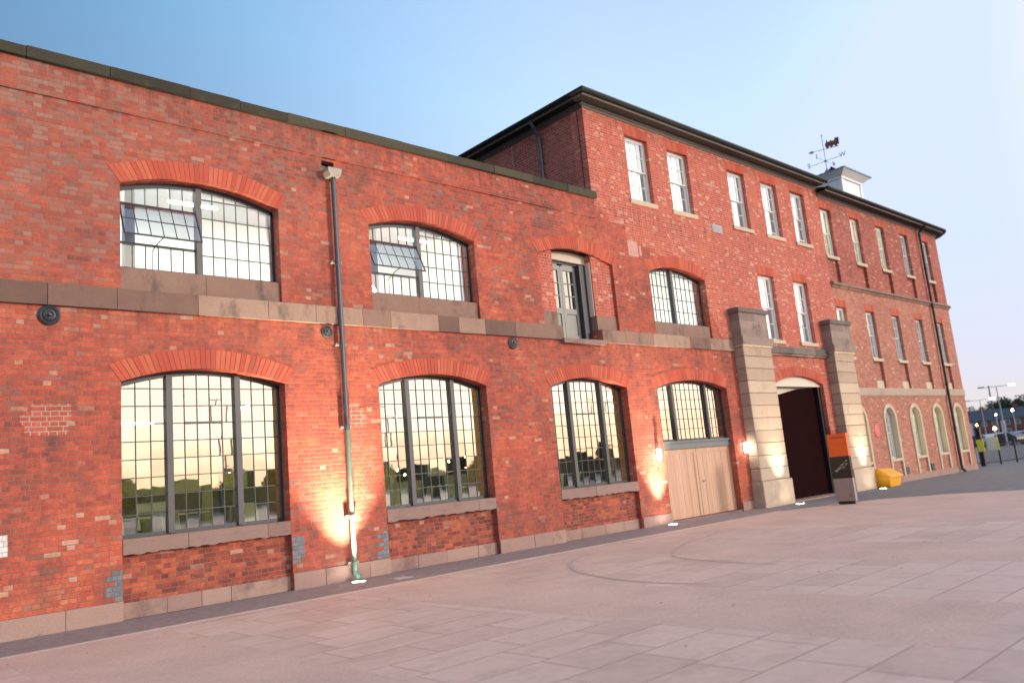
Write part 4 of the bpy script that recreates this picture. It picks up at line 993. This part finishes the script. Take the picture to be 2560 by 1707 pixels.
# cafe furniture
M['tabletop'] = simple('pale_table_top', (.75,.70,.55), .4); M['chairm'] = simple('light_chair_shell', (.75,.73,.62), .4); M['leg'] = simple('chrome_leg', (.35,.35,.35), .3, metal=.6)
def cafe_table():
    t = thing('cafe_table', (0,0,.12), 'pale round table inside behind the ground floor windows', 'table', 'tables inside the ground floor room')
    mb = MB(); mb.lathe((0,0,.84), [(.4,0),(.4,.03),(.01,.03)], 'z', 16); mb.build('table_top', M['tabletop'], t)
    mb = MB(); mb.tube((0,0,.13),(0,0,.84),.03,8); mb.lathe((0,0,.12), [(.25,0),(.24,.02),(.03,.05)], 'z', 12); mb.build('pedestal', M['leg'], t); return t
def cafe_chair():
    t = thing('cafe_chair', (0,0,.12), 'light shell chair inside behind the ground floor windows', 'chair', 'chairs inside the ground floor room')
    mb = MB(); mb.box(-.2,.2,-.2,.2,.55,.58); mb.build('seat', M['chairm'], t)
    mb = MB(); mb.add([(-.2,.2,.58),(.2,.2,.58),(.19,.27,.95),(-.19,.27,.95),(-.2,.22,.58),(.2,.22,.58),(.19,.29,.95),(-.19,.29,.95)], [(0,1,2,3),(7,6,5,4),(3,2,6,7),(0,4,5,1),(0,3,7,4),(1,5,6,2)]); mb.build('backrest', M['chairm'], t)
    for sx in (-1,1):
        for sy in (-1,1): mb = MB(); mb.tube((sx*.16,sy*.16,.55),(sx*.2,sy*.2,.12),.012,6); mb.build('leg', M['leg'], t)
    return t
ct, cc = cafe_table(), cafe_chair(); first = True
for x, y in ((4.6,1.7),(5.9,2.6),(7.4,1.6),(9.4,1.7),(10.8,2.7),(12.4,1.6),(14.3,1.7),(15.8,2.6)):
    if first: ct.location = (x,y,.75)
    else: copy_tree(ct, (x,y,.75))
    for k in range(3):
        a = random.uniform(0,6.28)+k*2.1; p = (x+.62*math.cos(a), y+.62*math.sin(a), .75)
        if first: cc.location = p; cc.rotation_euler = (0,0,a-math.pi/2); first = False
        else: copy_tree(cc, p, a-math.pi/2)

# ------------------------------------------------------------------ lamps
M['lampglass'] = emit('lit_opal_glass', (1,.93,.76), 5.)
def wall_lamp(x, label):
    t = thing('wall_lamp', (x, -.0, 1.68), label, 'wall lamp', 'bulkhead lamps on the wall')
    mb = MB(); mb.box(x-.06, x+.06, -.03, 0, 1.66, 2.02); mb.build('back_plate', M['mull'], t)
    mb = MB(); mb.lathe((x,-.075,1.84), [(.01,-.16),(.04,-.15),(.055,-.11),(.055,.11),(.04,.15),(.01,.16)], 'z', 14); mb.build('lamp_glass', M['lampglass'], t, smooth=True)
wall_lamp(17.4, 'lit oval wall lamp left of the timber doors'); wall_lamp(21.68, 'lit oval wall lamp between timber doors and stone pier')
M['disc'] = emit('lit_ground_lens', (1,.95,.82), 6.)
def uplight(x, y, label, tx, ty, e, ang=38, bl=.8):
    t = thing('ground_uplight', (x,y,0), label, 'ground light', 'round uplights set in the paving')
    mb = MB(); mb.lathe((x,y,0), [(.15,0),(.15,.014),(.125,.014),(.125,.008),(.01,.008)], 'z', 24); mb.build('bezel', M['vent'], t)
    mb = MB(); mb.lathe((x,y,0), [(.12,.009),(.12,.012),(.01,.013)], 'z', 24); mb.build('lens', M['disc'], t)
    l = bpy.data.lights.new('uplight_beam', 'SPOT'); l.energy = e; l.color = (1,.86,.62); l.spot_size = R(ang); l.spot_blend = bl; l.shadow_soft_size = .05
    o = bpy.data.objects.new('uplight_beam', l); COL.objects.link(o); o.location = (x,y,.03)
    o.rotation_euler = (Vector((tx,ty,3.2))-Vector((x,y,.03))).to_track_quat('-Z','Y').to_euler()
uplight(7.80,-.42, 'lit round ground light at the foot of the workshop downpipe', 7.70, -.46, 500, 74, 1.)
uplight(17.25,-.36, 'lit round ground light beside the timber doors', 17.25, -.38, 450, 64, 1.)
uplight(23.0,-.85, 'lit round ground light before the pier left of the gateway', 22.75, -.5, 190, 56, 1.)
uplight(28.9,-.85, 'lit round ground light before the pier right of the gateway', 28.7, -.5, 190, 56, 1.)

# ------------------------------------------------------------------ totem sign and grit bin
tx0, tx1, ty0, ty1 = 22.12, 22.24, -3.0, -2.44
to = thing('totem_sign', (22.18,-2.72,0), 'free standing orange, black and grey visitor sign pillar before the gateway', 'sign')
box_part(to, 'base_plinth', M['black'], tx0+.03, tx1-.03, ty0+.05, ty1-.05, 0, .09)
box_part(to, 'lower_panel', M['signgrey'], tx0, tx1, ty0, ty1, .09, .72); mp = box_part(to, 'map_panel', M['signblack'], tx0+.002, tx1-.002, ty0+.002, ty1-.002, .72, 1.335); tp = box_part(to, 'top_panel', M['orange'], tx0, tx1, ty0, ty1, 1.335, 1.97)
rs = random.Random(3); cols = [(.20,.30,.42),(.22,.34,.25),(.42,.40,.32),(.35,.24,.26)]
mats = [simple('map_ink_%s' % k, c, .6) for k, c in zip(('blue','green','sand','rose'), cols)]
mbs = [MB() for _ in cols]
for i in range(60):
    t_ = rs.random(); yy = -2.53-.36*t_+rs.uniform(-.02,.02); zz = .92+.22*t_+rs.uniform(-.05,.06)*(.4+t_); s = rs.uniform(.012,.03)
    k = 0 if t_ < .3 else rs.choice((1,2,2,3,1)); x_ = tx0+.0005-.0003*i/60
    mbs[k].quad((x_,yy,zz),(x_,yy-s,zz+s*.6),(x_,yy-s*1.6,zz),(x_,yy-s*.5,zz-s*.7))
for b, mt in zip(mbs, mats): b.build('map_shape', mt, mp, fixn=False)
mb = MB(); y_ = -2.53; rs = random.Random(9)
while y_ > -2.92:
    s = rs.uniform(.008,.02); mb.box(tx0-.0015, tx0+.001, y_-s, y_, 1.845, 1.845+rs.choice((.02,.026,.032))); y_ -= s+.006
M['ink'] = simple('dark_red_ink', (.20,.02,.01), .6); mb.build('lettering', M['ink'], tp)
mb = MB()
for za, zb_ in ((.30,.25),(.20,.25)): mb.tube((tx0-.001,-2.93,za),(tx0-.001,-2.84,zb_),.006,5)
mb.build('arrow_mark', M['frame'], to)
gb = thing('grit_bin', (30.1,-.5,0), 'yellow plastic grit bin with sloping lid beside the right stone pier', 'bin')
gx0, gx1, gy0, gy1 = 29.62, 30.62, -.86, -.1
mb = MB(); mb.add([(gx0+.05,gy0+.06,0),(gx1-.05,gy0+.06,0),(gx1-.05,gy1,0),(gx0+.05,gy1,0),(gx0,gy0,.36),(gx1,gy0,.36),(gx1,gy1,.62),(gx0,gy1,.62)], [(3,2,1,0),(0,1,5,4),(1,2,6,5),(2,3,7,6),(3,0,4,7),(4,5,6,7)]); o = mb.build('bin_body', M['grit'], gb); bv = o.modifiers.new('b','BEVEL'); bv.width = .03; bv.segments = 2
mb = MB(); mb.add([(gx0-.03,gy0-.04,.34),(gx1+.03,gy0-.04,.34),(gx1+.03,gy1+.01,.61),(gx0-.03,gy1+.01,.61),(gx0-.03,gy0-.04,.40),(gx1+.03,gy0-.04,.40),(gx1+.03,gy0+.36,.66),(gx0-.03,gy0+.36,.66),(gx1+.03,gy1+.01,.68),(gx0-.03,gy1+.01,.68)],
  [(0,1,5,4),(4,5,6,7),(7,6,8,9),(0,4,7,9,3),(1,2,8,6,5),(2,3,9,8),(3,2,1,0)]); o = mb.build('lid', M['grit'], gb); bv = o.modifiers.new('b','BEVEL'); bv.width = .015; bv.segments = 2

# ------------------------------------------------------------------ fallen leaves
M['leaf'] = island('dry_leaf', [(0,(.35,.10,.04)),(.5,(.42,.20,.09)),(1,(.50,.30,.18))], bump=.001)
mb = MB(); rs = random.Random(12)
for i in range(150):
    if i < 115: x, y = rs.gauss(5.2,2.6), -rs.uniform(.1,1.45)
    else: x, y = rs.uniform(2,14), -rs.uniform(1.6,9)
    if x < 1: continue
    s = rs.uniform(.012,.032); a = rs.uniform(0,6.3); h = rs.uniform(.004,.015); P = []
    for k in range(6):
        r_ = s*(1,.55,1,.6,.9,.5)[k]; t_ = a+k*1.047; P.append((x+r_*math.cos(t_), y+r_*math.sin(t_), .011+h*(k % 2)))
    mb.add(P+[(x,y,.013+h)], [(k,(k+1)%6,6) for k in range(6)])
tag(mb.build('fallen_leaves', M['leaf']), 'small dry fallen leaves scattered on the paving by the wall', 'leaves', kind='stuff')

# ------------------------------------------------------------------ fence, gate posts
M['iron'] = simple('black_iron', (.012,.012,.014), .4)
F = [Vector((42.15,2.6)), Vector((44.1,.65)), Vector((48.2,-.35)), Vector((56,-2.6)), Vector((66,-6))]
labels = ['black iron railing run between the office corner and the tall gate post', 'black iron railing run just right of the tall gate post', 'black iron railing run at the right edge of the picture', 'black iron railing run farthest from the office']
for i in range(4):
    a, b = F[i], F[i+1]; t = thing('iron_railing', (a.x,a.y,0), labels[i], 'railing', 'railings across the far end'); d = (b-a); n = int(d.length/.13)
    mb = MB()
    for z in (.15,1.0): mb.tube((a.x,a.y,z),(b.x,b.y,z),.022,6)
    mb.build('rail', M['iron'], t); mb = MB()
    for k in range(n): p = a+d*(k/n); mb.tube((p.x,p.y,.1),(p.x,p.y,1.12),.011,5)
    mb.build('balusters', M['iron'], t)
    for k in (.02,.36,.7): p = a+d*k; mb = MB(); mb.box(p.x-.04,p.x+.04,p.y-.04,p.y+.04,0,1.2); mb.build('post', M['iron'], t)
t = thing('gate_post', (44.1,.62,0), 'tall black gate post with a small lantern at the far railings', 'post')
mb = MB(); mb.box(44.0,44.2,.52,.72,0,1.85); mb.lathe((44.1,.62,1.85), [(.16,0),(.16,.05),(.05,.14),(.02,.16)], 'z', 12); mb.build('post_shaft', M['iron'], t)
mb = MB(); mb.lathe((44.1,.62,2.03), [(.01,-.05),(.05,0),(.01,.05)], 'z', 8); mb.build('lantern_lamp', M['bulb'], t)
M['hiviz'] = simple('bright_yellow_green_notice', (.65,.75,.06), .5, var=.05)
M['pale'] = simple('pale_notice', (.75,.78,.62), .5, var=.05)
mb = MB(); mb.box(43.93,43.96,.42,.72,.72,1.32); o = mb.build('notice_board', M['hiviz']); tag(o, 'narrow bright yellow notice fixed on the tall gate post', 'notice')
mb = MB(); mb.box(44.6,44.63,-.03,.50,.75,1.38); o = mb.build('notice_board', M['pale']); tag(o, 'pale yellow green notice with rounded top on the railings', 'notice')
mb = MB(); mb.box(44.585,44.6,-.05,.02,.72,1.2); s_ = mb.build('yellow_edge', M['hiviz'], o); s_.location = (0,0,0)

# ------------------------------------------------------------------ distance: houses, trees, cars, lamp columns
def az(a, d, el=None): return (d*math.sin(R(a)), CAMY+d*math.cos(R(a)))
M['hbrick'] = simple('terrace_brick', (.16,.065,.05), .9, var=.3, scale=1.5); M['hroof'] = simple('terrace_slate', (.05,.065,.085), .7, scale=.8); M['hwhite'] = simple('terrace_render', (.55,.55,.58), .8)
M['hglass'] = simple('dark_house_window', (.10,.12,.15), .2); M['hlit'] = emit('lit_house_window', (1,.75,.4), 1.2)
def house():
    t = thing('terraced_house', (0,0,0), 'h', 'house', 'terraced houses beyond the car park')
    mb = MB(); mb.box(-4,4,-4,4,0,5.2); mb.add([(-4,-4,5.2),(-4,4,5.2),(-4,0,7.8)],[(0,1,2)]); mb.add([(4,-4,5.2),(4,4,5.2),(4,0,7.8)],[(0,1,2)]); mb.build('wall', M['hbrick'], t)
    mb = MB(); mb.add([(-4.2,-4.4,5.05),(4.2,-4.4,5.05),(4.2,0,7.9),(-4.2,0,7.9),(-4.2,4.4,5.05),(4.2,4.4,5.05),(-4.2,-4.4,4.9),(4.2,-4.4,4.9),(4.2,0,7.75),(-4.2,0,7.75),(-4.2,4.4,4.9),(4.2,4.4,4.9)],
        [(0,1,2,3),(3,2,5,4),(6,9,8,7),(9,10,11,8),(0,6,7,1),(4,5,11,10),(0,3,9,6),(3,4,10,9),(1,7,8,2),(2,8,11,5)]); r_ = mb.build('roof', M['hroof'], t)
    mb = MB(); mb.box(-.6,.6,-.4,.4,7.2,8.8); mb.tube((-.3,0,8.8),(-.3,0,9.1),.12,8); mb.tube((.3,0,8.8),(.3,0,9.1),.12,8); mb.build('chimney', M['hbrick'], r_)
    for x in (-2.4,0,2.4):
        for z in (1.0,3.4):
            if x == 0 and z < 2: continue
            mb = MB(); mb.box(x-.6,x+.6,-4.06,-4,z,z+1.3); w_ = mb.build('window', M['hwhite'], t); mb = MB(); mb.box(x-.5,x+.5,-4.08,-4.06,z+.1,z+1.2); mb.build('pane', M['hglass'], w_)
    mb = MB(); mb.box(-.5,.5,-4.06,-4,0,2.1); mb.build('door', M['frame'], t)
    mb = MB(); mb.box(-4.0,-2.9,-4.5,-4,0,4.6); mb.build('bay', M['hwhite'], t)
    return t
h0 = house(); HL = ['brick terraced house nearest the office corner in the distance', 'distant brick terraced house behind the tall gate post and first cars', 'distant brick terraced house behind the pale notice and lamp column', 'distant brick terraced house past the right picture edge']
for i in range(4):
    p = az(71.0+i*1.76, 260)
    rot = math.atan2(p[1]-CAMY, p[0])-math.pi/2
    if i == 0: h0.location = (*p,0); h0.rotation_euler = (0,0,rot); h0['label'] = HL[0]
    else: copy_tree(h0, (*p,0), rot, HL[i])
# trees
M['leafm'] = island('dark_foliage', [(0,(.020,.028,.014)),(.5,(.045,.06,.025)),(1,(.075,.09,.035))], fine=3, bump=0, rough=.9); M['bark'] = simple('bark', (.07,.05,.035), .9)
def tree(seed, h=9, r=3.5, n=1500, leaf=.28):
    rs = random.Random(seed); t = thing('broadleaf_tree', (0,0,0), 't', 'tree')
    mb = MB(); mb.tube((0,0,0),(rs.uniform(-.2,.2),rs.uniform(-.2,.2),h*.45),.03*h,8,.018*h)
    lobes = []
    for k in range(9):
        a = rs.uniform(0,6.28); rr = r*rs.uniform(.15,.75); c = Vector((rr*math.cos(a), rr*math.sin(a), h*rs.uniform(.42,.88))); lobes.append((c, r*rs.uniform(.28,.5)))
        mb.tube((0,0,h*.33), c, .012*h, 5, .004*h)
    mb.build('trunk', M['bark'], t); mb = MB()
    for i in range(n):
        c, R_ = rs.choice(lobes); d = Vector((rs.gauss(0,1),rs.gauss(0,1),rs.gauss(0,.8))).normalized()*R_*rs.uniform(.5,1.15); p = c+d
        u_ = Vector((rs.gauss(0,1),rs.gauss(0,1),rs.gauss(0,1))).normalized(); v_ = u_.orthogonal().normalized(); s = leaf*rs.uniform(.6,1.4)
        mb.add([p+u_*s, p+v_*s*.6, p-u_*s, p-v_*s*.6], [(0,1,2,3)])
    mb.build('crown', M['leafm'], t, fixn=False); return t
T = [tree(1), tree(2, 7.5, 3.6), tree(3, 11, 3.2)]; used = set()
def put_tree(k, p, s, lab, grp):
    if k in used: o = copy_tree(T[k], (*p,0), random.uniform(0,6), lab, s)
    else: used.add(k); o = T[k]; o.location = (*p,0); o.scale = (s,s,s); o['label'] = lab
    o['group'] = grp; return o
TL = [(72.35,285,1.15,'low dark tree just right of the office corner behind the houses'),(73.4,280,1.45,'round dark tree rising above the house roofs near the lamp column'),(73.85,290,1.4,'dark tree directly behind the tall lamp column'),
      (74.35,285,1.25,'broad dark tree between lamp column and picture edge'),(74.8,280,1.35,'dark tree at the right edge of the picture'),(75.4,285,1.2,'dark tree just past the right picture edge')]
for i, (a, d, s, lab) in enumerate(TL): put_tree(i % 2, az(a, d), s, lab, 'trees behind the distant houses')
# cars
M['glassdark'] = simple('car_window', (.03,.035,.045), .1, var=.02); M['tyrem'] = simple('tyre', (.02,.02,.02), .8); M['hub'] = simple('wheel_rim', (.4,.4,.42), .4)
carcols = [('silver_car_paint',(.45,.47,.50)),('blue_car_paint',(.05,.09,.22)),('white_car_paint',(.70,.72,.75)),('dark_car_paint',(.03,.035,.045))]
CM = [simple(n_, c, .25, var=.03) for n_, c in carcols]
def car(mat):
    t = thing('parked_car', (0,0,0), 'c', 'car', 'cars in the car park')
    side = [(-2.1,.35),(2.1,.35),(2.15,.7),(1.95,.88),(1.15,.98),(.45,1.42),(-1.1,1.45),(-1.8,1.05),(-2.12,.95),(-2.15,.6)]
    mb = MB(); mb.prism(side, -.85, .85); b = mb.build('body', mat, t); bv = b.modifiers.new('b','BEVEL'); bv.width = .08; bv.segments = 2
    mb = MB(); mb.prism([(1.0,1.0),(.42,1.36),(-1.05,1.38),(-1.6,1.05)], -.86, .86); mb.add([(1.12,-.7,1.0),(1.12,.7,1.0),(.5,.62,1.40),(.5,-.62,1.40)],[(0,1,2,3)]); mb.build('windows', M['glassdark'], b)
    for x in (-1.35,1.35):
        for y in (-.8,.8):
            mb = MB(); mb.tube((x,y-.1,.32),(x,y+.1,.32),.32,16); w_ = mb.build('wheel', M['tyrem'], t); mb = MB(); mb.tube((x,y-.115,.32),(x,y+.115,.32),.2,12); mb.build('rim', M['hub'], w_)
    for y in (-.6,.6): mb = MB(); mb.box(2.08,2.17,y-.15,y+.15,.62,.76); mb.build('headlight', M['hwhite'], t)
    return t
protos = {}
CARS = [(72.2,118,0,1,'blue car parked closest to the office corner'),(72.85,112,1,.6,'silver car parked behind the tall gate post'),(73.2,135,2,.9,'white car parked behind the blue and silver cars'),(73.75,108,3,1.1,'dark car parked behind the pale notice'),
        (74.2,122,0,.8,'silver car parked right of the pale notice'),(74.45,140,2,.9,'white car parked near the right picture edge'),(74.8,110,1,.9,'blue car parked at the right picture edge'),(75.4,120,3,1,'dark car just beyond the right picture edge')]
for a, d, k, rz, lab in CARS:
    k = {0:0,1:1,2:2,3:3}[k]
    if 'blue' in lab[:5]: k = 1
    elif 'silver' in lab[:7]: k = 0
    p = az(a, d)
    if k not in protos: protos[k] = car(CM[k]); protos[k].location = (*p,0); protos[k].rotation_euler = (0,0,rz); protos[k]['label'] = lab
    else: copy_tree(protos[k], (*p,0), rz, lab)
# lamp columns
M['galv'] = simple('galvanised_steel', (.25,.24,.27), .5); M['head'] = simple('lamp_head_grey', (.12,.11,.12), .5); M['headlit'] = emit('lamp_head_glow', (1,.92,.85), 2.5)
def column(p, h, arm, rot, lab):
    t = thing('lamp_column', (*p,0), lab, 'lamp column', 'double armed lamp columns'); x, y = p; c, s = math.cos(rot), math.sin(rot)
    mb = MB(); mb.tube((x,y,0),(x,y,h),.10,8,.05); mb.build('pole', M['galv'], t)
    mb = MB(); mb.tube((x-c*arm,y-s*arm,h+.05),(x+c*arm,y+s*arm,h+.05),.035,6); mb.build('arm', M['galv'], t)
    for sg, mt in ((-1,'head'),(1,'headlit')):
        a, b = arm*.9, arm*1.35; hx = lambda q, e: (x+sg*c*q-s*e, y+sg*s*q+c*e)
        P = [hx(a,-.12), hx(b,-.14), hx(b,.14), hx(a,.12)]; mb = MB(); mb.prismz(P if sg > 0 else P[::-1], h+.02, h+.16); mb.build('lamp_head', M[mt], t)
pr = R(-74)   # arms square to the view
column(az(73.75, 105), 6.6, 1.35, pr+R(12), 'nearer double armed lamp column rising above the houses'); column(az(72.75, 150), 6.9, 1.6, pr+R(12), 'farther double armed lamp column close to the office corner')
t = thing('chimney_stack', (*az(73.35,160),0), 'slim dark mast standing above the distant trees', 'mast'); p = az(73.35,160); mb = MB(); mb.tube((*p,0),(*p,8.6),.15,8,.12); mb.tube((*p,8.6),(*p,9.6),.1,6); mb.build('mast_shaft', M['hroof'], t)
def far_lamp(a, d, z, r, mat, lab):
    p = az(a, d); t = thing('street_lamp', (*p,0), lab, 'street lamp', 'glowing street lamps in the distance')
    mb = MB(); mb.tube((*p,0),(*p,z),.06,6); mb.build('pole', M['galv'], t); mb = MB(); mb.lathe((*p,z), [(.02,-r),(r,0),(.02,r)], 'z', 10); mb.build('lamp', mat, t)
M['orangeglow'] = emit('orange_lamp', (1,.33,.1), 14.)
far_lamp(73.25, 75, 1.9, .13, M['orangeglow'], 'bright orange lamp glowing above the parked cars'); far_lamp(74.35,140,4.6,.16,M['bulb'], 'warm white street lamp before the trees at the right'); far_lamp(73.45,140,4.2,.11,M['bulb'], 'small street lamp below the round dark tree')

# ------------------------------------------------------------------ what the glass reflects: ground across the square
RT = [(18,-60,2,1.0),(26,-66,0,.9),(34,-62,1,1.0),(43,-70,0,1.1),(52,-66,2,.85),(62,-72,1,1.1),(74,-70,0,1.0),(88,-74,1,1.1),(104,-72,0,1.2),(120,-70,1,1.2),(140,-66,0,1.3),(158,-60,1,1.4)]
for i, (x, y, k, s) in enumerate(RT):
    s *= .58; y -= 6
    o = put_tree(k, (x, y), s, 'dark tree across the square mirrored in the workshop windows', 'trees across the square')
M['shed'] = simple('pale_green_shed_cladding', (.14,.12,.08), .7)
sh = thing('low_shed', (50,-80,0), 'long low pale building across the square, mirrored in the lower windows', 'building')
box_part(sh, 'wall', M['shed'], 8, 150, -88, -80, 0, 3.6); box_part(sh, 'roof', M['hroof'], 7.6, 150.4, -88.4, -79.6, 3.6, 3.9)
for i, (x, y) in enumerate(((24,-44),(40,-46),(66,-44))):
    column((x,y), 8.5, 1.1, .3*i, ('left','middle','right')[i]+' one of the lamp columns across the square mirrored in the windows')
